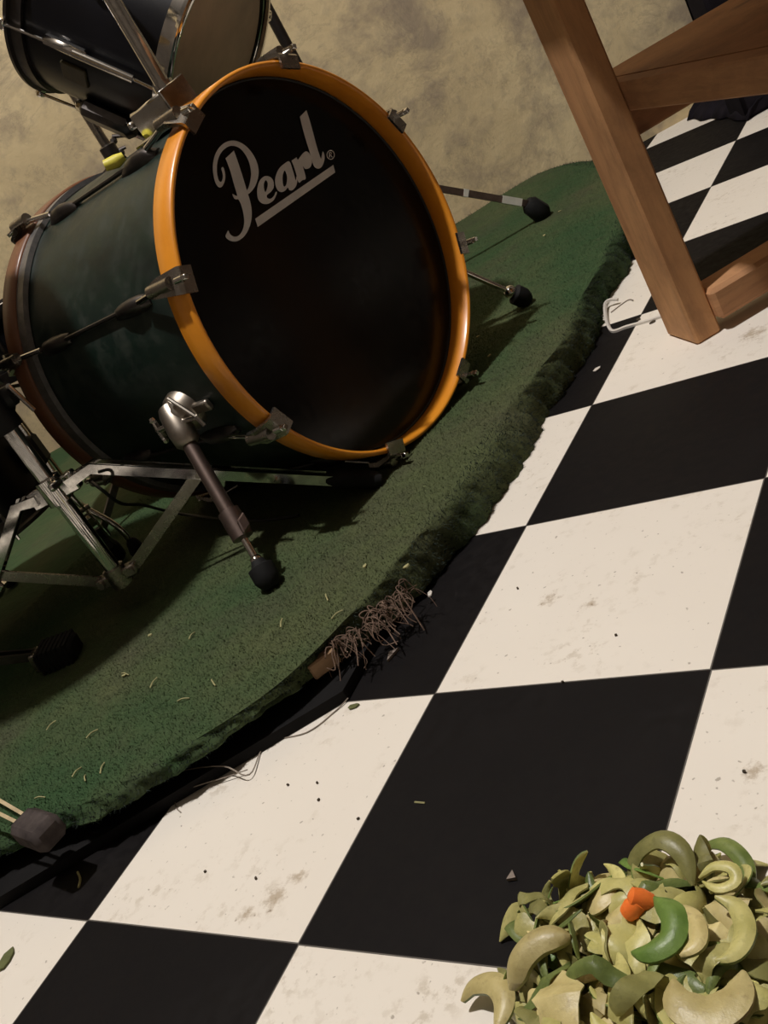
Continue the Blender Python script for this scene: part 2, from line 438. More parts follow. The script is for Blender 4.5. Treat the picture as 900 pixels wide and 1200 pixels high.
ld = bpy.data.lights.new('bulb_light', 'POINT'); ld.energy = LAMP_W; ld.color = LAMP_COL; ld.shadow_soft_size = .05
lo = bpy.data.objects.new('bulb_light', ld); COL.objects.link(lo); lo.location = (LAMP - A3(0, 0, .33)) * S

# ---------------------------------------------------------------- the carpeted riser
H = .19
crest = [(-2.75, 7.2), (-2.2, 7.5), (-1.78, 7.72), (-1.417, 7.498), (-0.977, 6.863), (-0.655, 6.179), (-0.499, 5.544), (-0.401, 4.948), (-0.328, 4.439), (-0.298, 3.97), (-0.244, 3.462), (-0.279, 3.169), (-0.318, 2.876), (-0.352, 2.504), (-0.328, 2.064), (-0.352, 1.761), (-0.406, 1.507), (-0.45, 1.243), (-0.518, 1.028), (-0.635, 0.833), (-0.899, 0.579), (-1.183, 0.359), (-1.593, 0.188), (-2.981, -0.868), (-5.033, -2.568)]
base = [(-2.75, 7.39, 0.06), (-2.2, 7.7, 0.04), (-1.72, 7.98, 0.02), (-1.36, 7.86, 0.0), (-0.86, 7.12, 0.0), (-0.5, 6.45, 0.0), (-0.37, 5.75, 0.0), (-0.34, 5.1, 0.0), (-0.3, 4.72, 0.0), (-0.33, 4.4, 0.0), (-0.225, 3.86, 0.0), (-0.225, 3.44, 0.0), (-0.255, 2.99, 0.0), (-0.215, 2.66, 0.0), (-0.24, 2.28, 0.0), (-0.265, 2.02, 0.005), (-0.325, 1.77, 0.012), (-0.385, 1.45, 0.03), (-0.5, 1.2, 0.06), (-0.601, 0.889, 0.125), (-0.9, 0.531, 0.125), (-1.185, 0.316, 0.125), (-1.587, 0.139, 0.125), (-2.999, -0.935, 0.125), (-5.059, -2.651, 0.125)]
NR = 520
cr = resample(catmull([A3(*p) for p in crest], 6), NR); ba = resample(catmull([A3(*p) for p in base], 6), NR)
rag = np.zeros(NR)
for f, a in ((37, .006), (83, .008), (171, .007)): rag += a * np.sin(np.arange(NR) * f / NR * 6.283 + f)
tang = np.gradient(ba[:, :2], axis=0); tn = np.stack([tang[:, 1], -tang[:, 0]], 1); tn /= np.linalg.norm(tn, axis=1)[:, None]
if ((ba[:, :2] - cr) * tn).sum() < 0: tn = -tn
ba[:, :2] += tn * rag[:, None]
def wall_dist(x, y): return -((np.stack([x, y], -1) - W0[:2]) @ wn[:2])
def top_z(x, y):
    x = np.asarray(x, float); y = np.asarray(y, float); d = wall_dist(x, y)
    win = np.exp(-((x + 2.1) / .55) ** 2)
    z = H + .06 * np.exp(-(np.maximum(d, 0) / .55) ** 2) * win
    z = z + .004 * np.sin(x * 5.1 + y * 2.3) + .003 * np.sin(y * 6.7 - x * 3.0)
    return z
riser = thing('drum_riser', (-2.5, 3, 0), 'low drum riser covered in dirty green artificial turf with ragged hanging edges', 'platform')
RINGS = 9
V = []; F = []
nr = np.zeros((NR,))
for k in range(RINGS):
    t = k / (RINGS - 1); a = t * math.pi / 2
    # t=0 at the hem, 1 at the crest
    q = np.column_stack([ba[:, 0] + (cr[:, 0] - ba[:, 0]) * (1 - math.cos(a)) ** 1.0, ba[:, 1] + (cr[:, 1] - ba[:, 1]) * (1 - math.cos(a)),
                         ba[:, 2] + (top_z(cr[:, 0], cr[:, 1]) - ba[:, 2]) * math.sin(a)])
    if 0 < k < RINGS - 1:
        wob = .010 * np.sin(np.arange(NR) * .33 + k) + .008 * np.sin(np.arange(NR) * .11 + 2 * k)
        q[:, :2] += tn * wob[:, None] * (1 - t)
    V.append(q)
V = np.concatenate(V); skirt_faces = []
for k in range(RINGS - 1):
    for i in range(NR - 1): skirt_faces.append((k * NR + i, k * NR + i + 1, (k + 1) * NR + i + 1, (k + 1) * NR + i))
# top: crest polygon closed off frame on the left, filled with a fine grid
crv = V[(RINGS - 1) * NR:]
close = [(-7.2, -2.6), (-7.2, 4.6)]
poly = [tuple(p[:2]) for p in crv[::2]] + close
pa = np.array(poly)
def inside(P):
    x, y = P[:, 0], P[:, 1]; c = np.zeros(len(P), bool); j = len(pa) - 1
    for i in range(len(pa)):
        yi, yj, xi, xj = pa[i, 1], pa[j, 1], pa[i, 0], pa[j, 0]
        cond = ((yi > y) != (yj > y)) & (x < (xj - xi) * (y - yi) / (yj - yi + 1e-12) + xi); c ^= cond; j = i
    return c
gx, gy = np.meshgrid(np.arange(-3.4, -.25, .085), np.arange(-1.2, 7.9, .085)); G = np.column_stack([gx.ravel(), gy.ravel()]) + rng.uniform(-.015, .015, (gx.size, 2))
G = G[inside(G)]
dmin = np.array([np.min(np.hypot(pa[:, 0] - g[0], pa[:, 1] - g[1])) for g in G]); G = G[dmin > .03]
pts = [Vector(p) for p in poly] + [Vector(p) for p in G]
vo, eo, fo, *_ = delaunay_2d_cdt(pts, [], [list(range(len(poly)))], 1, 1e-6)
vt = np.array([tuple(p) for p in vo]); zt = top_z(vt[:, 0], vt[:, 1])
mb = MB(); mb.add(V, skirt_faces); mb.add(np.column_stack([vt, zt]), [tuple(f) for f in fo])
turf = mb.build('turf_carpet', M['turf'], riser, True, 80)

# turf blades: scattered over the top and the skirt, leaning every way
def tris_of(Vv, Ff):
    T = []
    for f in Ff:
        for k in range(1, len(f) - 1): T.append((f[0], f[k], f[k + 1]))
    return Vv[np.array(T)]
top3 = np.column_stack([vt, zt])
T1 = tris_of(top3, [tuple(f) for f in fo]); T2 = tris_of(V, skirt_faces)
def scatter(T, dens, far_cut=True):
    ar = np.linalg.norm(np.cross(T[:, 1] - T[:, 0], T[:, 2] - T[:, 0]), axis=1) / 2
    cen = T.mean(1); d = np.linalg.norm(cen - CAM, axis=1)
    wgt = ar * np.clip((3.6 / d) ** 1.6, .12, 1.3) * ((cen[:, 0] > -3.6) & (cen[:, 1] > -1.3))
    n = int(wgt.sum() * dens); idx = rng.choice(len(T), n, p=wgt / wgt.sum())
    a = rng.random((n, 1)); b = rng.random((n, 1)); fl_ = (a + b) > 1; a = np.where(fl_, 1 - a, a); b = np.where(fl_, 1 - b, b)
    P = T[idx, 0] + a * (T[idx, 1] - T[idx, 0]) + b * (T[idx, 2] - T[idx, 0])
    nn = np.cross(T[idx, 1] - T[idx, 0], T[idx, 2] - T[idx, 0]); nn /= np.linalg.norm(nn, axis=1)[:, None] + 1e-12
    return P, nn
P1, n1 = scatter(T1, 26000); n1[n1[:, 2] < 0] *= -1
P2, n2 = scatter(T2, 14000)
outw = P2 - A3(-1.8, 3.5, 0); fl2 = (n2 * outw).sum(1) < 0; n2[fl2] *= -1
PP = np.concatenate([P1, P2]); nn = np.concatenate([n1, n2]); K = len(PP)
lean = nn + rng.normal(0, .55, (K, 3)); lean /= np.linalg.norm(lean, axis=1)[:, None]
lean = np.where(((lean * nn).sum(1) < .15)[:, None], nn, lean)
ln = rng.uniform(.006, .013, (K, 1)); ln[len(P1):] *= 1.7
side = np.cross(lean, rng.normal(0, 1, (K, 3))); side /= np.linalg.norm(side, axis=1)[:, None] + 1e-9
wdt = rng.uniform(.0010, .0021, (K, 1))
bend = lean * ln + rng.normal(0, .003, (K, 3))
VB = np.stack([PP - side * wdt, PP + side * wdt, PP + bend], 1)
def pile(VBk, name, mat):
    k_ = len(VBk); me = bpy.data.meshes.new(name); me.vertices.add(3 * k_); me.vertices.foreach_set('co', (VBk.reshape(-1, 3) * S - ORG[riser.name]).ravel())
    me.loops.add(3 * k_); me.loops.foreach_set('vertex_index', np.arange(3 * k_)); me.polygons.add(k_)
    me.polygons.foreach_set('loop_start', np.arange(k_) * 3); me.update(calc_edges=True); me.materials.append(mat)
    po = bpy.data.objects.new(name, me); COL.objects.link(po); po.parent = riser; po['kind'] = 'stuff'
pile(VB[:len(P1)], 'turf_pile', M['pile']); pile(VB[len(P1):], 'hanging_turf_pile', M['shadedpile'])

# black board under the turf, its near edge standing out past the carpet
ub = [(-.405, 1.005), (-1.005, .485), (-1.75, -.16), (-3.3, -1.55), (-5.4, -3.3), (-7.2, -3.2), (-7.2, 4.4), (-3.6, 6.65), (-2.2, 7.45), (-1.6, 7.5), (-.75, 6.2), (-.48, 5.0), (-.42, 3.5), (-.42, 2.1), (-.44, 1.5)]
mb = MB(); mb.prism(ub, (0, 0, .003), A3(1, 0, 0), A3(0, 1, 0), A3(0, 0, 1), .045)
ubi = [(x - .12 if i < 8 else x, y + .12 if i < 6 else y) for i, (x, y) in enumerate(ub)]
mb.build('base_board', M['underboard'], riser, False)
# bare wooden board showing where the turf has frayed away
q = [at(362, 789, .085), at(390, 768, .088), at(387, 752, .14), at(358, 772, .14)]
ex = nrm(q[1] - q[0]); mb = MB()
ctr = (q[0] + q[1] + q[2] + q[3]) / 4; out = nrm(np.cross(ex, A3(0, 0, 1)))
mb.box(ctr + out * .058, (.062, .022, .034), (ex, out, A3(0, 0, 1)), .006); mb.build('exposed_board', M['ply'], riser, False)
# frayed fringe of loose backing strings
mb = MB()
fr = np.array(catmull([at(384, 760, .15), at(400, 752, .15), at(420, 742, .145), at(440, 724, .145), at(458, 706, .14), at(478, 692, .135)], 20))
for k in range(105):
    p = fr[int(len(fr) * rng.random() ** .8)] + rng.normal(0, .014, 3) * A3(1, 1, .5)
    o_ = nrm(A3(.75, -.6, 0) + rng.normal(0, .9, 3) * A3(1, 1, .3)); L = rng.uniform(.03, .12) * (1.6 if rng.random() < .12 else 1)
    z1 = max(.012, p[2] - L * rng.uniform(.1, 1.1))
    w1, w2 = rng.normal(0, .018, 3), rng.normal(0, .022, 3)
    pts_ = [p, p + o_ * L * .3 + A3(0, 0, .014) + w1 * .5, p + o_ * L * .65 + A3(0, 0, (z1 - p[2]) * .45) + w1, A3(*(p + o_ * L * .8 + w2)[:2], z1)]
    mb.tube(catmull(pts_, 4), rng.uniform(.0012, .0030), 4)
mb.build('frayed_fringe', M['fibre'], riser)
mb = MB()                       # short brown threads along the torn near edge
for k in range(300):
    i = int(rng.integers(int(NR * .74), int(NR * .965))); p = A3(*ba[i]) + A3(0, 0, rng.uniform(0, .03)) - A3(*(tn[i] * .01), 0)
    o_ = nrm(A3(tn[i, 0], tn[i, 1], 0) + rng.normal(0, .7, 3) * A3(1, 1, .35)); L = rng.uniform(.01, .04)
    mb.tube([p, p + o_ * L * .6, p + o_ * L - A3(0, 0, L * .4)], .0016, 3)
mb.build('torn_edge', M['fibre'], riser)

# ---------------------------------------------------------------- the bass drum
DC = A3(-0.7767, 2.8452, 1.1622); DN = nrm(A3(.991, -.134, .017)); DU = nrm(np.cross([0, 0, 1.0], DN)); DV = np.cross(DN, DU); DR = 0.9577
def F3(off, deg, rad):
    a = math.radians(deg); return DC + DN * off + rad * (math.cos(a) * DU + math.sin(a) * DV)
def er(deg):
    a = math.radians(deg); return math.cos(a) * DU + math.sin(a) * DV
def et(deg):
    a = math.radians(deg); return -math.sin(a) * DU + math.cos(a) * DV
bd = thing('bass_drum', (DC[0] - .8, DC[1] + .1, H), 'big dark green bass drum with orange wooden hoops and black front head lettered Pearl', 'drum')
SR = .912
mb = MB(); mb.lathe([(SR, -1.415), (SR, -.135), (SR - .03, -.135), (SR - .03, -1.415)], DC, DN, 128, True); mb.build('shell', M['shell'], bd)
def hoop(o0, o1, name, mt='hoop'):
    b = .010; ri = DR * .972
    mb = MB(); mb.lathe([(DR - b, o1), (DR, o1 - b), (DR, o0 + b), (DR - b, o0), (ri + b, o0), (ri, o0 + b), (ri, o1 - b), (ri + b, o1)], DC, DN, 160, True)
    return mb.build(name, M[mt], bd, True, 60)
hoop(-.143, 0, 'front_hoop'); hoop(-1.617, -1.475, 'back_hoop', 'hoop2')
mb = MB(); mb.lathe([(DR * .974, -.16), (DR * .974, -.126), (DR * .966, -.122), (DR * .958, -.130), (DR * .958, -.16)], DC, DN, 128, True); mb.build('front_head_rim', M['blackplastic'], bd)
mb = MB(); mb.lathe([(DR * .985, -1.48), (DR * .985, -1.40), (SR + .004, -1.395), (SR + .004, -1.48)], DC, DN, 128, True); mb.build('back_head_rim', M['rim'], bd)
mb = MB(); mb.lathe([(0, -.124), (.4, -.125), (.8, -.127), (DR * .962, -.129), (DR * .962, -.138), (0, -.134)], DC, DN, 128); hd = mb.build('front_head', M['head'], bd)
mb = MB(); mb.lathe([(0, -1.505), (DR * .971, -1.505), (DR * .971, -1.495), (0, -1.495)], DC, DN, 96); mb.build('back_head', M['brownhead'], bd)
# --- lettering on the head: outlines drawn in the plane of the head
HP = DC + DN * -.1225
def hp(zx, zy):                 # -> (u, v) on the head
    X = onpl(240 + zx / 5.625, 120 + zy / 5.625, HP, DN) - DC
    return A3(X @ DU, X @ DV)
LET = {
 'bowl': [(116,426),(126,442),(133,478),(131,515),(116,550),(98,562),(76,546),(59,500),(51,432),(60,365),(86,308),(128,268),(176,253),(226,262),(276,295),(320,350),(346,410),(353,470),(340,530),(316,575),(284,606),(272,590),(287,560),(299,510),(303,460),(291,400),(268,350),(235,309),(196,289),(156,291),(116,320),(91,362),(79,412),(79,466),(88,508),(98,524),(110,520),(117,490),(113,460),(106,438)],
 'stem': [(190,318),(212,380),(245,480),(275,580),(299,660),(308,730),(300,800),(275,860),(240,900),(200,918),(160,910),(135,886),(143,862),(153,845),(166,870),(195,886),(226,875),(248,840),(258,790),(252,730),(236,672),(219,641),(205,640),(190,632),(180,605),(188,607),(198,613),(211,612),(190,540),(165,450),(135,370)],
 'e': [(395,487),(430,493),(450,520),(453,560),(434,590),(408,612),(412,632),(434,635),(455,615),(465,592),(473,592),(470,610),(452,645),(416,669),(380,668),(353,645),(343,600),(348,550),(365,510)],
 'a': [(556,391),(580,455),(598,515),(602,488),(609,510),(601,550),(576,579),(555,578),(545,562),(530,581),(505,592),(479,580),(463,540),(465,490),(486,440),(520,407)],
 'r': [(570,385),(604,362),(612,378),(632,352),(650,332),(670,324),(691,342),(701,372),(704,402),(690,432),(660,440),(646,424),(664,500),(640,514),(617,529),(600,470),(584,420)],
 'l': [(668,52),(690,120),(712,200),(736,290),(755,350),(764,372),(770,352),(776,324),(787,348),(786,385),(770,424),(746,438),(720,425),(705,385),(690,330),(665,250),(640,160),(625,96)],
}
HOLE = {'e': [(399,514),(412,530),(411,560),(398,592),(389,568),(388,538)], 'a': [(525,450),(540,490),(536,540),(521,556),(512,530),(512,484)], 'r': [(640,372),(652,366),(668,372),(672,398),(652,412),(644,396)]}
HOLE.pop('r')
SHARP = {'stem': {0, 30}, 'l': {0, 17}, 'r': {0, 1}}
def fill_poly(loops, name, sharp=()):
    P2 = []; fc = []
    loops = [list(l) for l in loops]
    for li in range(len(loops)):
        h2 = [hp(*p) for p in loops[li]]; ar = sum(h2[i][0] * h2[(i + 1) % len(h2)][1] - h2[(i + 1) % len(h2)][0] * h2[i][1] for i in range(len(h2)))
        if ar < 0:
            loops[li] = loops[li][::-1]
            if li == 0: sharp = {len(h2) - 1 - q for q in sharp}
    for li, lp in enumerate(loops):
        pts = [hp(*p) for p in lp]; N = len(pts); out_ = []
        for i in range(N):
            a, b, c, d = pts[(i - 1) % N], pts[i], pts[(i + 1) % N], pts[(i + 2) % N]
            if li == 0 and i in sharp: a = b
            if li == 0 and (i + 1) % N in sharp: d = c
            for k in range(4):
                t = k / 4; out_.append(.5 * ((2 * b) + (c - a) * t + (2 * a - 5 * b + 4 * c - d) * t * t + (3 * b - a - 3 * c + d) * t ** 3))
        fc.append(list(range(len(P2), len(P2) + len(out_)))); P2 += out_
    if len(loops) == 1:
        v2, _, f2, *_ = delaunay_2d_cdt([Vector(p) for p in P2], [], fc, 1, 1e-7)
        keep = f2
    else:
        v2, _, f2, _, _, of = delaunay_2d_cdt([Vector(p) for p in P2], [], fc, 1, 1e-7)
        keep = [f for f, o_ in zip(f2, of) if 1 not in o_]
    return [tuple(p) for p in v2], [tuple(f) for f in keep]
lg = MB()
def flat_add(v2, f2, off):
    lg.add([DC + DN * off + p[0] * DU + p[1] * DV for p in v2], f2)
for k, lp in LET.items():
    v2, f2 = fill_poly([lp] + ([HOLE[k]] if k in HOLE else []), k, SHARP.get(k, ())); flat_add(v2, f2, -.1205)
v2 = [hp(*p) for p in [(330,768),(845,413),(858,462),(347,822)]]; flat_add(v2, [(0, 1, 2, 3)], -.1205)
rc = hp(828, 347); ru = hp(855, 347) - rc; rv = hp(828, 380) - rc       # small registered mark
def rp(x, y): return rc + ru * x + rv * y
N = 28; ri = [rp(math.cos(a) * .98, math.sin(a) * .98) for a in np.linspace(0, 6.283, N, endpoint=False)] + [rp(math.cos(a) * .80, math.sin(a) * .80) for a in np.linspace(0, 6.283, N, endpoint=False)]
flat_add(ri, [(i, (i + 1) % N, N + (i + 1) % N, N + i) for i in range(N)], -.1205)
for seg in ([(-.38, .5), (-.16, .5), (-.2, -.55), (-.42, -.5)], [(-.3, -.55), (.1, -.62), (.1, -.45), (-.28, -.38)], [(.05, -.6), (.32, -.35), (.2, -.3), (.0, -.45)], [(.32, -.35), (.1, .0), (-.02, -.06), (.18, -.32)], [(-.2, .02), (.1, -.1), (.1, .06), (-.2, .18)], [(-.05, .1), (.12, .02), (.48, .45), (.28, .5)]):
    flat_add([rp(*p) for p in seg], [(0, 1, 2, 3)], -.1205)
lgo = lg.build('lettering', M['logo'], bd, False); lgo.parent = hd; lgo['label'] = 'pale grey script lettering Pearl with underline'
# --- lugs, claws, rods
for k in range(8):
    th = 22.5 + 45 * k + 1.0; e, t = er(th), et(th)
    mb = MB()
    for (o0, o1) in ((-.31, -.60), (-1.315, -1.04)):
        s_ = 1 if o1 < o0 else -1
        L = abs(o1 - o0); d = DN * (-s_)
        B = F3(o0, th, SR)
        prof = [(0, .010), (.02, .022), (.06, .044), (.14, .050), (.22, .038), (.27, .02), (L, .012)]
        secs = []
        for (x, h_) in prof:
            wv = .020 + .45 * h_
            secs.append([B + d * x + t * wv * math.cos(a) + e * (max(0, math.sin(a)) * h_ * 1.15) for a in np.linspace(-.15, math.pi + .15, 9)])
        Vv = [p for s2 in secs for p in s2]; n9 = 9
        Fq = [(i * n9 + j, i * n9 + j + 1, (i + 1) * n9 + j + 1, (i + 1) * n9 + j) for i in range(len(secs) - 1) for j in range(n9 - 1)]
        Fq += [tuple(range(n9)), tuple((len(secs) - 1) * n9 + j for j in range(n9 - 1, -1, -1))]
        mb.add(Vv, Fq)
    mb.tube([F3(-.56, th, SR + .018), F3(-1.1, th, SR + .018)], .012, 8)
    mb.build('lug', M['darkmetal'], bd)
    for (hoff, sg) in ((0.0, -1), (-1.617, 1)):
        # sg: direction along DN from the outer rim of the hoop towards the shell
        D = DN * sg; O = DC + DN * hoff
        mb = MB()
        prof = [(-.022, -.050), (-.022, .012), (-.012, .024), (.09, .058), (.165, .050), (.165, .030), (.10, .034), (0, .010), (-.008, .002), (-.008, -.050)]
        poly_ = [(x, DR + y) for (x, y) in prof]
        nq = len(poly_); wq = [.058 - .026 * max(0.0, min(1.0, x / .165)) for x, _ in poly_]
        mb.add([O + D * x + e * y - t * w_ for (x, y), w_ in zip(poly_, wq)] + [O + D * x + e * y + t * w_ for (x, y), w_ in zip(poly_, wq)],
               [tuple(range(nq - 1, -1, -1)), tuple(range(nq, 2 * nq))] + [(a_, (a_ + 1) % nq, nq + (a_ + 1) % nq, nq + a_) for a_ in range(nq)])
        mb.tube([O + e * (DR + .045) + D * .02, O + e * (DR + .047) + D * .17], .030, 12)
        ck = mb.build('tension_claw', M['dull'], bd)
        mb = MB(); mb.tube([O + e * (DR + .03) + D * -.05, O + e * (DR + .035) + D * -.005], .016, 10); mb.box(O + e * (DR + .03) + D * -.06, (.012, .012, .018), (t, e, D), .003)
        mb.tube([O + e * (DR + .045) + D * .10, F3(hoff + sg * .345, th, SR + .042)], .015, 10)
        mb.build('tension_rod', M['chrome'], bd).parent = ck
# --- spurs
def spur(brk_th, brk_off, foot, ext=.66):
    B = F3(brk_off, brk_th, SR); e, t = er(brk_th), et(brk_th)
    foot = np.asarray(foot, float)
    top = B + e * .085
    d = nrm(foot - top); L = np.linalg.norm(foot - top)
    mb = MB()
    mb.lathe([(0, -.02), (.112, -.02), (.108, .03), (.09, .055), (.07, .09), (.05, .105), (0, .105)], B, e, 24)
    x_, y_ = perp(d)
    mb.lathe([(.05, -.085), (.062, -.05), (.066, .05), (.06, .11), (.042, .13)], top, d, 20)
    mb.box(B + e * .02 + DN * .12, (.09, .028, .016), (DN, t, e), .008)
    br = mb.build('spur_bracket', M['tarnish'], bd)
    mb = MB(); p = top - DN * .13 + e * .02; mb.tube([top, p], .016, 10); mb.box(p, (.012, .055, .016), (DN, DV, e), .006); mb.ball(p + DV * .055, .02, 8); mb.ball(p - DV * .055, .02, 8)
    p = top + DN * .17 + e * .01; mb.tube([top, p], .014, 10); mb.tube([p, p - DV * .05 + DN * .02], .012, 8); mb.tube([p + DN * 0, top + DV * .12 + DN * .05], .010, 8)
    mb.build('wing_bolt', M['chrome'], bd).parent = br
    mb = MB(); mb.tube([top + d * .02, top + d * (L * ext)], .036, 16); sp = mb.build('spur_leg', M['brownmetal'], bd)
    mb = MB(); mb.tube([top + d * (L * (ext - .12)), top + d * (L * (ext - .115)), top + d * (L * (ext + .04)), top + d * (L * (ext + .045))], [.04, .052, .052, .04], 16)
    p = top + d * L * ext - nrm(np.cross(d, e)) * .085
    mb.tube([top + d * L * ext, p], .014, 8); mb.box(p, (.012, .03, .035), (np.cross(d, e), e, d), .008)
    mb.build('spur_collar', M['brownmetal'], bd).parent = sp
    mb = MB(); mb.tube([top + d * (L * (ext - .02)), top + d * (L * .93)], .018, 12); mb.ball(top + d * (L - .15), .030 if ext > .5 else .042, 12); mb.build('spur_rod', M['chrome'], bd).parent = sp
    mb = MB(); mb.lathe([(0, L - .150), (.030, L - .150), (.040, L - .125), (.062, L - .115), (.062, L - .055), (.048, L - .025), (.03, L - .005), (0, L - .003)], top, d, 18); mb.build('rubber_foot', M['rubber'], bd).parent = sp
    return top, d
fa = at(320, 690, H + .005); fb = at(622, 353, H + .005)
spur(-168.5, -.50, fa)
spur(-11.5, -.50, fb, .34)
# --- chrome mount on top of the shell with the vertical post
PB = F3(-.36, 95.5, SR)
mb = MB()
bx = F3(-.40, 97, SR + .075)
mb.box(bx, (.14, .075, .085), (DN, er(95.5), et(95.5)), .012)
mb.box(F3(-.40, 97, SR + .012), (.18, .012, .13), (DN, er(95.5), et(95.5)), .008)
mb.box(F3(-.26, 97, SR + .075), (.010, .082, .092), (DN, er(97), et(97)), .004)
mt = mb.build('tom_mount_block', M['chrome'], bd)
PX, PY = -1.138, 2.79
mb = MB(); mb.tube([A3(PX, PY, 2.06), A3(PX, PY, 3.6)], .036, 18); mb.tube([A3(PX, PY, 2.08), A3(PX, PY, 2.24)], .05, 18); mb.build('tom_post', M['chrome'], bd)
mb = MB(); pk = F3(-.45, 97, SR + .10); mb.tube([pk, pk - DN * .13], .018, 10); mb.box(pk - DN * .15, (.016, .06, .018), (DN, DU, DV), .008); mb.build('wing_bolt', M['chrome'], bd).parent = mt

# ---------------------------------------------------------------- the tom hanging above it
az, el = math.radians(5.23), math.radians(-47.06)
TN = A3(math.cos(el) * math.cos(az), math.cos(el) * math.sin(az), math.sin(el)); TU = nrm(np.cross([0, 0, 1.0], TN)); TV = np.cross(TN, TU)
TR = .555; TD = .966; TC = CAM + (A3(-1.2425, 3.4575, 2.2465) - CAM) * (TR / .53)
tm = thing('rack_tom', TC - TN * .4, 'black glossy rack tom tilted over the bass drum showing its brown bottom head', 'drum')
mb = MB(); mb.lathe([(TR - .035, -TD + .03), (TR - .035, -.03), (TR - .06, -.03), (TR - .06, -TD + .03)], TC, TN, 96, True); mb.build('shell', M['tomshell'], tm)
def trim_hoop(o, sg, mat, name):
    mb = MB(); mb.lathe([(TR - .034, o + sg * .10), (TR - .012, o + sg * .10), (TR - .01, o + sg * .035), (TR + .012, o + sg * .03), (TR + .012, o + sg * .012), (TR - .004, o), (TR - .022, o), (TR - .024, o + sg * .03), (TR - .034, o + sg * .035)], TC, TN, 96, True)
    return mb.build(name, mat, tm)
trim_hoop(0, -1, M['chrome'], 'bottom_rim'); trim_hoop(-TD, 1, M['darkmetal'], 'top_rim')
mb = MB(); mb.lathe([(0, -.035), (TR - .03, -.038), (TR - .03, -.05), (0, -.047)], TC, TN, 96); mb.build('bottom_head', M['brownhead'], tm)
mb = MB(); mb.lathe([(0, -TD + .035), (TR - .03, -TD + .038), (TR - .03, -TD + .05), (0, -TD + .047)], TC, TN, 96); mb.build('top_head', M['white'], tm)
def TF(off, deg, rad):
    a = math.radians(deg); return TC + TN * off + rad * (math.cos(a) * TU + math.sin(a) * TV)
for k in range(6):
    th = 30 + 60 * k + 158; a = math.radians(th); e = math.cos(a) * TU + math.sin(a) * TV; t = -math.sin(a) * TU + math.cos(a) * TV
    mb = MB(); mb.box(TF(-TD * .62, th, TR - .005), (.13, .03, .032), (TN, t, e), .02); mb.tube([TF(-TD * .56, th, TR + .012), TF(-TD * .20, th, TR + .012)], .022, 12)
    l_ = mb.build('lug', M['chrome'], tm)
    for (x0, x1, x2) in ((-TD * .22, .0, -.018), (-TD * .70, -TD - .01, -TD + .018)):
        mb = MB(); mb.tube([TF(x0, th, TR + .012), TF(x1, th, TR + .022)], .009, 8); mb.box(TF(x2, th, TR + .018), (.014, .03, .022), (TN, t, e), .006)
        mb.build('tension_rod', M['chrome'], tm).parent = l_
mb = MB(); bth = 205
B = TF(-TD * .60, bth, TR - .033); a = math.radians(bth); e = math.cos(a) * TU + math.sin(a) * TV; t = -math.sin(a) * TU + math.cos(a) * TV
mb.box(B, (.075, .012, .055), (TN, e, t), .005); mb.build('dim_plate', M['dim_plate'], tm)  # small dim brown plate on the tom shell
mb = MB(); B = TF(-TD * .45, 232, TR + .005); a = math.radians(232); e = math.cos(a) * TU + math.sin(a) * TV; t = -math.sin(a) * TU + math.cos(a) * TV
mb.box(B, (.16, .075, .05), (TN, t, e), .03); mb.build('mount_bracket', M['darkmetal'], tm)
TM = TC - TN * TD * .62; pp = A3(PX, PY, 3.0); e = pp - TM; e = nrm(e - TN * (e @ TN)); ts = TM + e * (TR - .02)
mb = MB(); mb.box(ts, (.09, .09, .03), (TN, np.cross(e, TN), e), .01); mb.tube([ts, ts + e * .12], .05, 14); mb.build('arm_socket', M['chrome'], tm)
mb = MB(); mb.tube([pp, ts * .45 + pp * .55 + A3(0, 0, .04), ts + e * .06], .028, 12); mb.tube([pp - A3(0, 0, .09), pp + A3(0, 0, .09)], .058, 14); mb.build('tom_arm', M['chrome'], bd)

# ---------------------------------------------------------------- stands
def leg_pair(mb, pts, gap, w_, t_, side):
    sd = nrm(side)
    for s_ in (-1, 1): mb.bar([np.asarray(p) + sd * gap * s_ for p in pts], w_, t_, A3(0, 0, 1) if abs(sd[2]) < .5 else side)
TX, TY = -2.10, 1.66
cs = thing('cymbal_stand', (TX, TY, H), 'chrome tripod stand with double braced legs in front of the bass drum', 'stand')
mb = MB(); mb.tube([A3(TX, TY, .36), A3(TX, TY, 2.6)], .042, 20); mb.build('tube', M['chrome'], cs)
mb = MB(); mb.tube([A3(TX, TY, z) for z in (.86, .865, 1.0, 1.005)], [.045, .066, .066, .045], 20)
feet = [at(447, 563, H + .02), A3(-2.80, 2.22, H + .02), at(-45, 800, H + .02)]
angs = [math.atan2(f[1] - TY, f[0] - TX) for f in feet]
for a in angs: mb.box(A3(TX + .085 * math.cos(a), TY + .085 * math.sin(a), .93), (.05, .035, .05), (A3(math.cos(a), math.sin(a), 0), A3(-math.sin(a), math.cos(a), 0), A3(0, 0, 1)), .008)
hb = mb.build('leg_collar', M['chrome'], cs)
mb = MB(); p = A3(TX + .11, TY - .05, .97); mb.tube([A3(TX, TY, .97), p], .014, 8); mb.box(p, (.015, .04, .02), None, .008); mb.build('wing_bolt', M['chrome'], cs).parent = hb
mb = MB(); mb.tube([A3(TX, TY, z) for z in (.33, .335, .44, .445)], [.045, .058, .058, .045], 20)
for a in angs: mb.box(A3(TX + .07 * math.cos(a), TY + .07 * math.sin(a), .39), (.05, .035, .03), (A3(math.cos(a), math.sin(a), 0), A3(-math.sin(a), math.cos(a), 0), A3(0, 0, 1)), .008)
mb.build('brace_collar', M['dull'], cs)
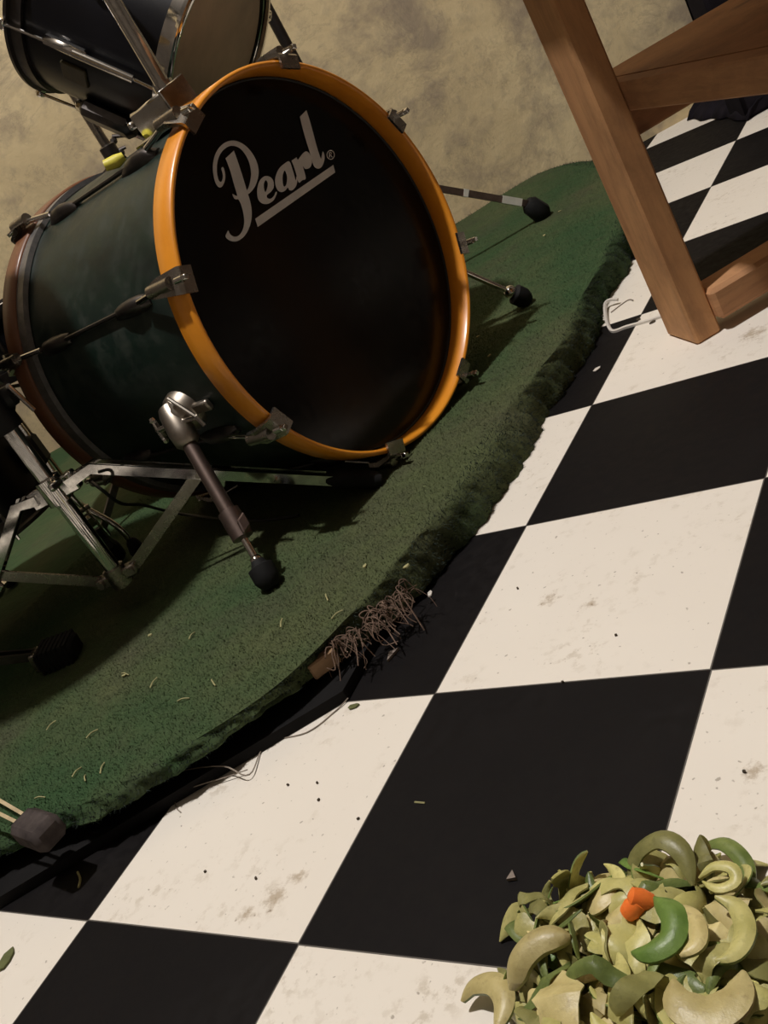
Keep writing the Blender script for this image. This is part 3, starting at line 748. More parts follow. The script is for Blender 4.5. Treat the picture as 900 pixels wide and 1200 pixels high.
mb = MB(); mb.tube([A3(TX, TY, z) for z in (1.28, 1.285, 1.52, 1.525)], [.05, .075, .075, .05], 18); p = A3(TX + .12, TY + .05, 1.42); mb.box(p - A3(.05, 0, 0), (.05, .04, .05), None, .02)
mb.build('tube_clamp', M['blackplastic'], cs)
mb = MB(); mb.tube([p, p + A3(.07, -.04, .05)], .014, 8); mb.tube([p + A3(.07, -.04, .05), p + A3(.11, -.03, -.10)], .012, 8); mb.build('clamp_lever', M['chrome'], cs)
def tri_leg(a, foot, hz, bend):
    d = A3(math.cos(a), math.sin(a), 0); sd = A3(-math.sin(a), math.cos(a), 0)
    P0 = A3(TX, TY, hz) + d * .09
    dirf = foot - P0
    P1 = P0 + A3(dirf[0], dirf[1], 0) * .11 + A3(0, 0, dirf[2] * .02 + bend)
    P2 = P0 + dirf * .86 + A3(0, 0, .012)
    mb = MB()
    for s_ in (-1, 1): mb.bar([P0 + sd * .042 * s_, P1 + sd * .036 * s_, P2 + sd * .03 * s_], .012, .05, sd)
    mb.box(P0 * .45 + P2 * .55, (.05, .036, .02), (nrm(P2 - P1), sd, np.cross(nrm(P2 - P1), sd)), .004)
    lg_ = mb.build('leg', M['chrome'], cs)
    mb = MB(); u_ = nrm(foot - P2); mb.tube([P2 - u_ * .05, P2 + u_ * .01, foot - u_ * .03, foot], [.038, .05, .045, .03], 14); mb.build('rubber_foot', M['rubber'], cs).parent = lg_
    mid = P1 * .56 + P2 * .44; Q0 = A3(TX, TY, .39) + d * .09
    mb = MB(); mb.bar([Q0, Q0 * .1 + mid * .9, mid], .058, .012, sd if False else np.cross(nrm(mid - Q0), sd))
    mb.tube([mid - sd * .06, mid + sd * .06], .015, 8); mb.tube([Q0 - sd * .05, Q0 + sd * .05], .02, 8)
    mb.build('brace', M['dull'], cs)
for a, ft in zip(angs, feet): tri_leg(a, ft, .93, .03)

cy = thing('ride_cymbal', (-2.26, 1.42, 3.5), 'bronze ride cymbal on the near chrome stand above the picture edge', 'cymbal')
cn = nrm(A3(.10, .06, 1)); cc = A3(-2.26, 1.42, 3.55)
mb = MB(); mb.lathe([(.02, .075), (.06, .07), (.10, .05), (.13, .03), (.45, .012), (.74, -.02), (.74, -.026), (.45, .005), (.13, .022), (.10, .04), (.06, .06), (.02, .065)], cc, cn, 64, True); mb.build('bow', M['bronze'], cy)
mb = MB(); mb.lathe([(0, .13), (.02, .13), (.05, .09), (.05, .07), (0, .07)], cc, cn, 16); mb.build('felt', M['rubber'], cy)
mb = MB(); mb.tube([A3(TX, TY, 2.55), A3(TX, TY, 2.75), cc - cn * .5, cc + cn * .15], .028, 12); mb.tube([A3(TX, TY, 2.5), A3(TX, TY, 2.8)], .06, 14); mb.build('boom_arm', M['chrome'], cs)

# second stand, out of frame to the left: two of its feet reach into the picture
SX, SY = -3.55, .55
ss = thing('hi_hat_stand', (SX, SY, H), 'stand past the left edge whose two rubber feet reach onto the turf', 'stand')
mb = MB(); mb.tube([A3(SX, SY, .4), A3(SX, SY, 1.7)], .045, 16); mb.build('tube', M['chrome'], ss)
mb = MB(); mb.tube([A3(SX, SY, z) for z in (.8, .805, .95, .955)], [.05, .07, .07, .05], 16); mb.build('leg_collar', M['chrome'], ss)
f1 = at(68, 764, H + .06); f2 = at(44, 972, H + .05)
def sfoot(foot, hz, size, matf, sq, lab=None):
    P0 = A3(SX, SY, hz); d = nrm(foot - P0); sd = nrm(np.cross(d, A3(0, 0, 1))); up = np.cross(sd, d)
    mb = MB()
    for s_ in (-1, 1): mb.bar([P0 + sd * .05 * s_, P0 * .5 + foot * .5 + sd * .045 * s_ + A3(0, 0, .03), foot - d * .10 + sd * .018 * s_], .014, .045, sd)
    l_ = mb.build('leg', M['chrome'] if sq else M['darkmetal'], ss)
    mb = MB()
    if sq:
        e1 = nrm(A3(d[0], d[1], -.05)); mb.box(foot + e1 * .005, (size, size * .62, .05), (e1, np.cross(A3(0, 0, 1), e1), A3(0, 0, 1)), .022)
    else:
        e1 = nrm(A3(d[0], d[1], -.12)); s1 = np.cross(A3(0, 0, 1), e1); u1 = np.cross(e1, s1)
        mb.box(foot, (size, size * .78, .055), (e1, s1, u1), .02)
        for k in range(7): mb.box(foot + e1 * (-size * .75 + size * 1.5 * k / 6), (.009, size * .80, .060), (e1, s1, u1), .003)
    mb.build('rubber_foot', matf, ss).parent = l_
    if not sq:
        mb = MB(); mb.box(foot - e1 * (size + .01), (.018, .05, .05), (e1, s1, u1), .006); mb.build('foot_clip', M['dull'], ss).parent = l_
sfoot(f1, .80, .105, M['rubber'], False); sfoot(f2, .85, .10, M['dustyrubber'], True)

# boom stand behind the bass drum: its pole above the hoop and one taped leg on the turf
d_ = ray(338, 56); tt = (5.25 - CAM[1]) / d_[1]; BP = CAM + d_ * tt
bs = thing('boom_stand', (BP[0], BP[1], H), 'dark boom stand behind the bass drum with white tape on its leg', 'stand')
mb = MB(); mb.tube([A3(BP[0], BP[1], .45), A3(BP[0], BP[1], BP[2] + .9)], .040, 16); mb.build('pole', M['darkmetal'], bs)
FT = at(631, 250, H + .06)
LS = A3(BP[0], BP[1], .62)
lp0 = onpl(520, 222, FT, nrm(np.cross(LS - FT, A3(0, 0, 1)))); lp1 = onpl(608, 237, FT, nrm(np.cross(LS - FT, A3(0, 0, 1))))
dl = nrm(lp1 - lp0)
mb = MB(); mb.bar([lp0 - dl * .9, lp0, lp1 + dl * .10], .05, .03, A3(0, 0, 1)); lgb = mb.build('leg', M['brownmetal'], bs)
mb = MB(); mb.bar([lp1 - dl * .15, lp1 + dl * .02], .056, .036, A3(0, 0, 1)); mb.build('white_tape', M['tape'], bs).parent = lgb
mb = MB(); mb.bar([lp0 + dl * .16, lp0 + dl * .20], .056, .036, A3(0, 0, 1)); mb.build('white_tape', M['tape'], bs).parent = lgb
mb = MB(); fd = nrm(FT - lp1 + A3(0, 0, .0)); mb.tube([FT - fd * .09 + A3(0, 0, .045), FT - fd * .06 + A3(0, 0, .04), FT + fd * .05 + A3(0, 0, .022), FT + fd * .085 + A3(0, 0, .012)], [.05, .075, .082, .05], 9); mb.build('rubber_foot', M['rubber'], bs).parent = lgb
mb = MB(); mb.tube([A3(BP[0], BP[1], z) for z in (.55, .56, .78, .79)], [.045, .07, .07, .045], 14); hub_top = lp0 - dl * .9; mb.tube([hub_top, A3(BP[0], BP[1], .68)], .02, 8)
for a in (1.9, 4.0): mb.bar([A3(BP[0], BP[1], .62), A3(BP[0] + .85 * math.cos(a), BP[1] + .85 * math.sin(a), .185)], .04, .02, A3(0, 0, 1))
mb.build('leg_collar', M['darkmetal'], bs)

# pole with yellow tape seen between tom and bass drum
d_ = ray(118, 160); tt = (4.15 - CAM[1]) / d_[1]; LP = CAM + d_ * tt
ps = thing('tom_stand', (LP[0], LP[1], H), 'dark pole stand seen between the rack tom and the bass drum', 'stand')
mb = MB(); mb.tube([A3(LP[0], LP[1], .5), A3(LP[0], LP[1], LP[2] + 1.0)], .034, 16); mb.build('pole', M['dull'], ps)
yp = onpl(140, 187, LP, nrm(CAM - LP)); jp = onpl(128, 181, LP, nrm(CAM - LP))
rt = ROT[0]; dn_ = -ROT[1]
mb = MB(); mb.tube([A3(LP[0], LP[1], jp[2] - .10), A3(LP[0], LP[1], jp[2] - .09), A3(LP[0], LP[1], jp[2] + .05), A3(LP[0], LP[1], jp[2] + .06)], [.04, .058, .058, .04], 14)
for k in range(3): mb.ball(jp + rt * (.03 + .05 * (k % 2)) + dn_ * (.09 - .08 * k), .026, 8); 
mb.tube([jp + rt * .02 + dn_ * .12, jp + rt * .13 + dn_ * .13], .014, 8); mb.tube([jp, jp + rt * .11 + dn_ * .05], .012, 8)
mb.build('clamp', M['darkmetal'], ps)
YC = F3(-.72, 115, SR + .06); yp = onpl(134, 189, YC, nrm(CAM - YC))
mb = MB(); mb.tube([yp - rt * .045 - dn_ * .022, yp + rt * .01, yp + rt * .045 + dn_ * .025], [.026, .032, .020], 12); mb.build('yellow_clip', M['yellow'], bd)
mb = MB(); mb.tube([A3(LP[0], LP[1], z) for z in (.6, .61, .8, .81)], [.045, .07, .07, .045], 14)
for a in (.6, 2.7, 4.8): mb.bar([A3(LP[0], LP[1], .7), A3(LP[0] + .75 * math.cos(a), LP[1] + .75 * math.sin(a), .18)], .04, .02, A3(0, 0, 1))
mb.build('leg_base', M['darkmetal'], ps)

# floor tom at the left edge, behind the near stand
FX, FY, FR = -3.31, 1.82, .62
ft = thing('floor_tom', (FX, FY, H), 'black floor tom on legs at the left edge of the drum kit', 'drum')
mb = MB(); mb.lathe([(FR - .03, .80), (FR - .03, 1.86), (FR - .05, 1.86), (FR - .05, .80)], (FX, FY, 0), A3(0, 0, 1), 72, True); mb.build('shell', M['tomshell'], ft)
for z0, sg, nm in ((.74, 1, 'bottom_rim'), (1.92, -1, 'top_rim')):
    mb = MB(); mb.lathe([(FR - .028, z0 + sg * .10), (FR - .008, z0 + sg * .10), (FR - .006, z0 + sg * .03), (FR + .012, z0 + sg * .02), (FR + .012, z0), (FR - .02, z0), (FR - .028, z0 + sg * .03)], (FX, FY, 0), A3(0, 0, 1), 72, True); mb.build(nm, M['darkmetal'], ft)
mb = MB(); mb.lathe([(0, .765), (FR - .03, .765), (FR - .03, .775), (0, .775)], (FX, FY, 0), A3(0, 0, 1), 72); mb.build('bottom_head', M['brownhead'], ft)
mb = MB(); mb.lathe([(0, 1.885), (FR - .03, 1.885), (FR - .03, 1.895), (0, 1.895)], (FX, FY, 0), A3(0, 0, 1), 72); mb.build('top_head', M['white'], ft)
for a_ in (-.2, .85, 1.9, 2.95, 4.0, 5.05):
    e_ = A3(math.cos(a_), math.sin(a_), 0); t_ = A3(-e_[1], e_[0], 0)
    mb = MB(); mb.box(A3(FX, FY, 1.33) + e_ * FR, (.035, .035, .10), (e_, t_, A3(0, 0, 1)), .02); lu = mb.build('lug', M['darkmetal'], ft)
    for z0, z1 in ((1.40, 1.95), (1.26, .72)):
        mb = MB(); mb.tube([A3(FX, FY, z0) + e_ * (FR + .012), A3(FX, FY, z1) + e_ * (FR + .018)], .010, 8); mb.build('tension_rod', M['chrome'], ft).parent = lu
for a_ in (.52, 2.6, 4.7):
    e_ = A3(math.cos(a_), math.sin(a_), 0); t_ = A3(-e_[1], e_[0], 0); b_ = A3(FX, FY, 1.02) + e_ * (FR + .02)
    mb = MB(); mb.box(b_, (.06, .055, .09), (e_, t_, A3(0, 0, 1)), .02); mb.build('leg_bracket', M['blackplastic'], ft)
    mb = MB(); mb.tube(catmull([b_ + A3(0, 0, 1) * .45 + e_ * .03, b_ + e_ * .03, b_ + e_ * .03 - A3(0, 0, 1) * .35, b_ + e_ * .14 - A3(0, 0, 1) * .60, A3(*(b_ + e_ * .16)[:2], H + .05)], 6), .018, 10); lg_ = mb.build('leg', M['chrome'], ft)
    mb = MB(); q_ = A3(*(b_ + e_ * .16)[:2], H); mb.lathe([(0, .01), (.045, .01), (.05, .04), (.035, .10), (.02, .12), (0, .12)], q_, A3(0, 0, 1), 14); mb.build('rubber_foot', M['rubber'], ft).parent = lg_

# snare drum and stand added to shade the turf behind the bass drum
NX, NY, NRd = -3.22, 3.18, .56
Z3 = A3(0, 0, 1)
sn = thing('added_snare_drum', (NX, NY, 1.30), 'dark snare drum on a stand, added to shade the turf behind the back hoop of the bass drum', 'drum')
mb = MB(); mb.lathe([(NRd - .02, 1.36), (NRd - .02, 1.72), (NRd - .04, 1.72), (NRd - .04, 1.36)], (NX, NY, 0), Z3, 64, True); mb.build('shell', M['tomshell'], sn)
for z0, sg, nm in ((1.33, 1, 'bottom_rim'), (1.75, -1, 'top_rim')):
    mb = MB(); mb.lathe([(NRd - .018, z0 + sg * .07), (NRd, z0 + sg * .07), (NRd + .012, z0 + sg * .015), (NRd + .012, z0), (NRd - .012, z0), (NRd - .018, z0 + sg * .02)], (NX, NY, 0), Z3, 64, True); mb.build(nm, M['darkmetal'], sn)
mb = MB(); mb.lathe([(0, 1.715), (NRd - .02, 1.715), (NRd - .02, 1.73), (0, 1.73)], (NX, NY, 0), Z3, 64); mb.build('top_head', M['white'], sn)
mb = MB(); mb.lathe([(0, 1.35), (NRd - .02, 1.35), (NRd - .02, 1.36), (0, 1.36)], (NX, NY, 0), Z3, 64); mb.build('bottom_head', M['brownhead'], sn)
for k in range(8):
    e_ = A3(math.cos(k * .785 + .2), math.sin(k * .785 + .2), 0)
    mb = MB(); mb.box(A3(NX, NY, 1.54) + e_ * NRd, (.022, .025, .09), (e_, np.cross(Z3, e_), Z3), .012); mb.tube([A3(NX, NY, 1.35) + e_ * (NRd + .012), A3(NX, NY, 1.73) + e_ * (NRd + .012)], .008, 8); mb.build('lug', M['darkmetal'], sn)
sb = thing('added_snare_stand', (NX, NY, H), 'dark basket stand carrying the added snare drum behind the bass drum', 'stand')
mb = MB(); mb.tube([A3(NX, NY, .36), A3(NX, NY, 1.18)], .04, 14); mb.build('tube', M['darkmetal'], sb)
for a_ in (.4, 2.5, 4.6):
    e_ = A3(math.cos(a_), math.sin(a_), 0)
    mb = MB(); mb.bar([A3(NX, NY, 1.10) + e_ * .03, A3(NX, NY, 1.31) + e_ * (NRd - .02), A3(NX, NY, 1.42) + e_ * (NRd + .035)], .03, .02, np.cross(Z3, e_)); mb.build('basket_arm', M['darkmetal'], sb)
    mb = MB(); mb.bar([A3(NX, NY, .62) + e_ * .03, A3(NX, NY, H + .06) + e_ * .62], .05, .02, Z3); l_ = mb.build('leg', M['darkmetal'], sb)
    mb = MB(); mb.lathe([(0, 0), (.04, 0), (.045, .04), (.03, .09), (0, .09)], A3(NX, NY, H + .005) + e_ * .63, Z3, 12); mb.build('rubber_foot', M['rubber'], sb).parent = l_

# thin cable under the chrome leg
pts_ = [at(108, 565, .9), at(122, 576, .84), at(142, 590, .66), at(168, 592, .48), at(200, 600, .26), at(240, 606, H + .008), at(300, 610, H + .008), at(350, 604, H + .008)]
mb = MB(); mb.tube(catmull(pts_, 8), .009, 6); tag(mb.build('cable', M['cable']), 'thin dark cable hanging under the chrome stand legs', 'cable')

# ---------------------------------------------------------------- the wooden bench
BA = nrm(A3(.66, -.75, 0)); BB = nrm(A3(.75, .66, 0)); UP = A3(0, 0, 1)
P3_ = A3(.547, 3.457, 0); P2_ = A3(.466, 3.345, 0); P1_ = A3(.256, 3.584, 0)
bn = thing('workbench', (1.2, 3.6, 0), 'rough pine workbench with a lower shelf standing on the checkered floor beside the green riser', 'table')
def post(c, hx, hy, z0, z1, name='leg'):
    mb = MB(); mb.box(c + UP * (z0 + z1) / 2, (hx, hy, (z1 - z0) / 2), (BA, BB, UP), .012); return mb.build(name, M['bench'], bn, False)
pw = np.linalg.norm(P2_ - P1_) / 2; pt_ = .069
pcn = (P1_ + P2_) / 2 + BB * pt_
W_, D_ = 2.3, 2.0
post(pcn, pw, pt_, 0, 2.46)
o0 = P3_
for q in (BA * W_, BB * (D_ - .138), BA * W_ + BB * (D_ - .138)): post(pcn + q, pw, pt_, 0, 2.46)
def slab(a0, a1, b0, b1, z0, z1, name, bev=.008):
    mb = MB(); c = o0 + BA * (a0 + a1) / 2 + BB * (b0 + b1) / 2 + UP * (z0 + z1) / 2
    mb.box(c, (abs(a1 - a0) / 2, abs(b1 - b0) / 2, (z1 - z0) / 2), (BA, BB, UP), bev); return mb.build(name, M['bench_h'], bn, False)
slab(-.35, W_ + .05, .0, .09, 1.13, 1.262, 'front_rail')
mb = MB()
# seat board: its left end is sawn at a slight angle
sq_ = [(-.52, .095), (W_ + .05, .095), (W_ + .05, D_ - .15), (-.33, D_ - .15)]
mb.prism(sq_, o0 + UP * 1.20, BA, BB, UP, .062); mb.build('shelf_board', M['bench_h'], bn, False)
slab(-.56, W_ + .24, -.40, D_ + .24, 2.46, 2.60, 'table_top')
slab(-.34, -.24, .02, D_, .965, 1.13, 'side_rail'); slab(W_ - .16, W_ - .06, .02, D_, .965, 1.13, 'side_rail')
slab(-.13, .08, .0, D_ - .1, .065, .225, 'floor_rail', .02); slab(W_ - .13, W_ + .08, .0, D_ - .1, .065, .225, 'floor_rail', .02)

# black covered cabinet by the wall with a cloth slumped at its foot
cbA = A3(.02, 7.46, 0); cb = thing('cabinet', cbA + wd * .8 + wn * .3, 'black cloth covered cabinet against the back wall behind the workbench', 'cabinet')
mb = MB(); c_ = cbA + wd * .9 + wn * .24 + UP * 1.0; mb.box(c_, (.9, .22, 1.0), AX, .03); mb.build('body', M['cloth'], cb)
mb = MB()
for s_ in (-1, 1): mb.tube([c_ + wd * .9 * s_ - wn * .0 + UP * z for z in (.4, .45, .62, .67)], [.015, .03, .03, .015], 8)
mb.build('handle', M['blackplastic'], cb)
hem = [(.02, 7.45), (-.10, 7.60), (-.22, 7.84), (-.30, 7.90), (-.40, 8.07), (-.52, 8.16), (-.62, 8.36), (-.70, 8.40)]
mb = MB(); hm = catmull([A3(x, y, .0) for x, y in hem], 6); Vc = []; nh = len(hm)
for k, (b_, z_) in enumerate(((0, .004), (.05, .05), (.12, .09), (.22, .10), (.34, .14), (.42, .20))):
    for i, p in enumerate(hm):
        wv = .02 * math.sin(i * .9 + k); Vc.append(p + A3(.62, .5, 0) * b_ * 1.3 + UP * (z_ + (wv if k else 0) * (k > 0)))
mb.add(Vc, [(k * nh + i, k * nh + i + 1, (k + 1) * nh + i + 1, (k + 1) * nh + i) for k in range(5) for i in range(nh - 1)])
clo = mb.build('cloth', M['cloth'], None, True, 80); tag(clo, 'black cloth slumped on the floor at the foot of the cabinet by the wall', 'cloth')
sd_ = clo.modifiers.new('thick', 'SOLIDIFY'); sd_.thickness = .004

# ---------------------------------------------------------------- heap of vegetable peelings
def strip(pts, wid, side, up, th, cup=0.0, flip=False):
    """curved slice: rows across its width, two skins; material 0 = flesh, 1 = skin"""
    mb = MB(); P = np.array(pts, float); N = len(P); m_ = 5
    T = np.gradient(P, axis=0); T /= np.linalg.norm(T, axis=1)[:, None] + 1e-12
    V = []
    for i in range(N):
        sd = np.asarray(side[i], float); sd = nrm(sd - T[i] * (sd @ T[i])); u_ = np.cross(T[i], sd)
        if u_ @ up[i] < 0: u_ = -u_
        for lay in (0, 1):
            for j in range(m_):
                x = -1 + 2 * j / (m_ - 1); edge = 1 - .55 * x * x
                V.append(P[i] + sd * wid[i] * .5 * x + u_ * (cup * wid[i] * (1 - x * x) + (th * edge * .5 if lay == 0 else -th * edge * .5)))
    def id_(i, lay, j): return i * 2 * m_ + lay * m_ + j
    a, b = (1, 0) if flip else (0, 1)
    mb.cur = a; mb.add(V, [(id_(i, 0, j), id_(i, 0, j + 1), id_(i + 1, 0, j + 1), id_(i + 1, 0, j)) for i in range(N - 1) for j in range(m_ - 1)])
    mb.cur = b; mb.f += [(id_(i, 1, j), id_(i + 1, 1, j), id_(i + 1, 1, j + 1), id_(i, 1, j + 1)) for i in range(N - 1) for j in range(m_ - 1)]; mb.mi += [b] * ((N - 1) * (m_ - 1))
    side_f = [(id_(i, 0, 0), id_(i + 1, 0, 0), id_(i + 1, 1, 0), id_(i, 1, 0)) for i in range(N - 1)] + [(id_(i, 0, m_ - 1), id_(i, 1, m_ - 1), id_(i + 1, 1, m_ - 1), id_(i + 1, 0, m_ - 1)) for i in range(N - 1)]
    mb.f += side_f; mb.mi += [1] * len(side_f)
    caps = [(id_(0, 0, j), id_(0, 1, j), id_(0, 1, j + 1), id_(0, 0, j + 1)) for j in range(m_ - 1)] + [(id_(N - 1, 0, j), id_(N - 1, 0, j + 1), id_(N - 1, 1, j + 1), id_(N - 1, 1, j)) for j in range(m_ - 1)]
    mb.f += caps; mb.mi += [0] * len(caps)
    return mb
GRP = 'vegetable peelings in the heap on the floor'
HC = A3(1.09, -.12, 0); HR = .44; HH = .15
def dome(x, y): return HH * max(0.0, 1 - ((x - HC[0]) ** 2 + (y - HC[1]) ** 2) / HR ** 2) ** .75
# prototypes: no two alike
def smooth_noise(n, k, amp):
    return np.interp(np.linspace(0, k, n), np.arange(k + 1), rng.normal(0, amp, k + 1))
def rag_strip(P, wid, side, up, th, cup, flip, mats, name, label, twist=.5):
    P = np.array(P, float); n = len(P)
    for c_i, am in ((0, .004), (1, .004), (2, .007)): P[:, c_i] += smooth_noise(n, 5, am)
    th *= .62; cup *= .55
    wid = np.array(wid) * np.clip(1 + smooth_noise(n, 6, .17), .55, 1.4)
    tw = smooth_noise(n, 3, twist); side = np.array(side, float); up = np.array(up, float)
    s2 = side * np.cos(tw)[:, None] + up * np.sin(tw)[:, None]; u2 = up * np.cos(tw)[:, None] - side * np.sin(tw)[:, None]
    o = strip(P, wid, s2, u2, th, cup, flip).build(name, mats); tag(o, label, 'vegetable peel', GRP); return o
def crescent(R, ang, w0, th, cup, rise, mats, flip, name, label, blunt=2.4, twist=.6):
    n = 18; a = np.linspace(-ang / 2, ang / 2, n)
    P = np.column_stack([R * np.cos(a) - R, R * np.sin(a), rise * np.cos(a * math.pi / ang)])
    sdir = np.column_stack([np.cos(a), np.sin(a), np.zeros(n)]); s_ = np.linspace(-1, 1, n)
    return rag_strip(P, w0 * (1 - np.abs(s_) ** blunt * .9), sdir, [UP] * n, th, cup, flip, mats, name, label, twist)
def curl(R, ang, w0, th, pitch, mats, flip, name, label):
    n = 18; a = np.linspace(0, ang, n); rr = R * np.linspace(.8, 1.25, n)
    P = np.column_stack([rr * np.cos(a), pitch * a, rr * np.sin(a)])
    up = np.column_stack([np.cos(a), np.zeros(n), np.sin(a)])
    return rag_strip(P, w0 * (1 - np.abs(np.linspace(-1, 1, n)) ** 3 * .85), np.tile(A3(0, 1, 0), (n, 1)), up, th, .12, flip, mats, name, label, .3)
def slice_(R, asp, mats, name, label):
    n = 13; x = np.linspace(-1, 1, n)
    P = np.column_stack([x * R, np.zeros(n), .18 * R * np.cos(x * 1.5)])
    return rag_strip(P, asp * R * np.sqrt(np.maximum(.03, 1 - np.abs(x) ** 2.2)), np.tile(A3(0, 1, 0), (n, 1)), [UP] * n, .012, .12, False, mats, name, label, .25)
G_, B_, O_ = M['green_skin'], M['bright_skin'], M['olive_skin']; PF, CF, BF = M['pale_flesh'], M['cream_flesh'], M['brown_flesh']
protos = [
    crescent(.085, 2.5, .052, .014, .12, .02, [PF, G_], False, 'green_edged_crescent', 'pale crescent slice with a green skin edge tumbled in the heap'),
    crescent(.110, 1.9, .058, .012, .16, .03, [PF, O_], False, 'olive_edged_crescent', 'broad pale crescent with an olive skin edge tumbled in the heap'),
    crescent(.075, 2.9, .046, .018, .08, .01, [CF, O_], False, 'cream_crescent', 'thick cream crescent slice tumbled in the heap'),
    crescent(.130, 1.5, .050, .010, .20, .03, [O_, PF], True, 'olive_peel', 'broad olive strip of skin tumbled in the heap', 3.0),
    crescent(.110, 1.8, .036, .008, .25, .04, [PF, G_], True, 'green_peel', 'dark green strip of skin tumbled in the heap', 2.0, .6),
    curl(.058, 3.0, .056, .008, .012, [PF, G_], False, 'rolled_green_peel', 'loosely rolled strip of green skin tumbled in the heap'),
    curl(.048, 3.6, .048, .008, .016, [PF, O_], True, 'rolled_pale_peel', 'rolled pale strip of peel tumbled in the heap'),
    slice_(.080, 1.2, [CF, O_], 'cream_slice', 'flat cream slice tumbled in the heap'),
    slice_(.070, 1.35, [PF, PF], 'pale_yellow_slice', 'flat pale yellow slice tumbled in the heap'),
    slice_(.060, 1.3, [PF, G_], 'pale_green_slice', 'flat pale green slice tumbled in the heap'),
    slice_(.055, 1.3, [BF, BF], 'browned_slice', 'browned flat slice of peel tumbled in the heap'),
    crescent(.120, 1.4, .034, .008, .18, .03, [PF, B_], True, 'bright_green_peel', 'narrow bright green strip of peel tumbled in the heap', 2.0, .7),
    slice_(.045, 1.6, [CF, CF], 'cream_chunk', 'small cream chunk tumbled in the heap'),
    crescent(.060, 2.2, .050, .010, .1, .02, [BF, O_], True, 'browned_crescent', 'browned crescent of old peel tumbled in the heap'),
]
WGT = np.array([5, 5, 5, 4.5, 5, 3.2, 3.2, 2.5, 2.5, 2, 2.0, 1.8, 2, 2.5]); WGT = WGT / WGT.sum()
def visible(p):
    q = ROT @ (p - CAM); return 612 < 450 + FPX * q[0] / q[2] < 960 and 900 < 600 + FPX * q[1] / q[2] < 1260
used = set(); placed = 0; tries = 0
PVERT = [np.array([v.co[:] for v in o.data.vertices]) for o in protos]
while placed < 200 and tries < 5000:
    tries += 1
    r_ = HR * math.sqrt(rng.random()) * .92; a = rng.uniform(0, 6.283); x, y = HC[0] + r_ * math.cos(a), HC[1] + r_ * math.sin(a)
    lay = rng.uniform(.15, .8) if placed < 100 else rng.uniform(.75, 1.05)
    z = dome(x, y) * lay
    if not visible(A3(x, y, z)): continue
    k = int(rng.choice(len(protos), p=WGT))
    nx, ny = (x - HC[0]) / HR, (y - HC[1]) / HR
    up = nrm(A3(nx * .45, ny * .45, 1) + rng.normal(0, .38, 3))
    if rng.random() < .2: up = -up
    xx = nrm(np.cross(up, rng.normal(0, 1, 3))); yy = np.cross(up, xx)
    Rm = np.column_stack([xx, yy, up]); s_ = rng.uniform(.7, 1.15)
    mn = (PVERT[k] @ (Rm * s_).T)[:, 2].min()
    zz = max(z * S + .25 * mn, .0006 - mn)
    if k in used:
        o = protos[k].copy(); COL.objects.link(o)
    else: o = protos[k]; used.add(k)
    mw = Matrix.Identity(4)
    for i in range(3):
        for j in range(3): mw[i][j] = Rm[i, j] * s_
    mw[0][3], mw[1][3], mw[2][3] = x * S, y * S, zz
    o.matrix_world = mw; placed += 1
# the larger pieces that stand out, each its own
def big(px, wid, th, mats, flip, name, label, cup=.1, flat=True, sidez=.0):
    P = np.array(catmull([at(x, y, z) for x, y, z in px], 6)); P = resample(P, 22)
    T = np.gradient(P, axis=0); T /= np.linalg.norm(T, axis=1)[:, None]
    sd = np.cross(T, UP) if flat else np.tile(A3(0, 0, 1), (22, 1)); sd = sd + UP * sidez
    s_ = np.linspace(-1, 1, 22); wv = wid * (1 - np.abs(s_) ** 3 * .85)
    upv = np.tile(nrm(UP + .5 * nrm(CAM - P[11])), (22, 1))
    o = strip(P, wv, sd, upv, th, cup, flip).build(name, mats); return tag(o, label, 'vegetable peel')
big([(738, 1030, .10), (748, 1000, .13), (775, 984, .16), (800, 1000, .15), (812, 1038, .11)], .052, .010, [PF, O_], True, 'long_curled_peel', 'long olive peel arching over the top of the heap', .16)
big([(822, 993, .04), (848, 989, .06), (872, 1010, .06), (876, 1038, .05), (862, 1055, .04)], .040, .010, [PF, G_], True, 'curved_green_peel', 'curved green peel at the upper right rim of the heap', .18)
big([(768, 1054, .18), (790, 1074, .19), (788, 1100, .185), (765, 1116, .18), (742, 1118, .17)], .060, .014, [PF, B_], True, 'bright_green_crescent', 'broad bright green crescent in the middle of the heap', .2)
big([(602, 1160, .11), (612, 1125, .15), (636, 1103, .165), (670, 1100, .16)], .075, .022, [CF, PF], False, 'thick_yellow_slice', 'thick pale yellow crescent at the left shoulder of the heap', .22)
big([(543, 1174, .03), (556, 1156, .05), (580, 1154, .07), (592, 1174, .07), (582, 1212, .06)], .058, .016, [CF, G_], False, 'hooked_yellow_peel', 'hooked yellow peel lying on the white tile at the far left of the heap', .15)
big([(790, 1150, .19), (796, 1176, .19), (828, 1190, .18), (862, 1172, .175), (872, 1140, .17)], .075, .016, [CF, BF], False, 'large_tan_half_ring', 'large flat tan half ring at the lower right of the heap', .05)
big([(838, 1052, .16), (862, 1062, .15), (874, 1090, .155), (862, 1118, .16), (838, 1128, .17)], .044, .014, [PF, G_], False, 'pale_green_ring', 'pale green ring slice right of the bright green crescent', .12)
big([(796, 1062, .18), (815, 1080, .185), (818, 1105, .19), (798, 1122, .19)], .040, .016, [CF, O_], False, 'pale_curved_slice', 'pale curved slice touching the bright green crescent on its right', .12)
big([(688, 1068, .10), (702, 1056, .115), (722, 1038, .12)], .060, .014, [CF, O_], False, 'oval_yellow_slice', 'oval yellow slice on the upper left slope of the heap', .1)
big([(700, 1052, .09), (692, 1036, .10), (690, 1022, .11)], .022, .008, [PF, G_], True, 'green_peel_tip', 'small green peel tip poking up against the dark tile', .1)
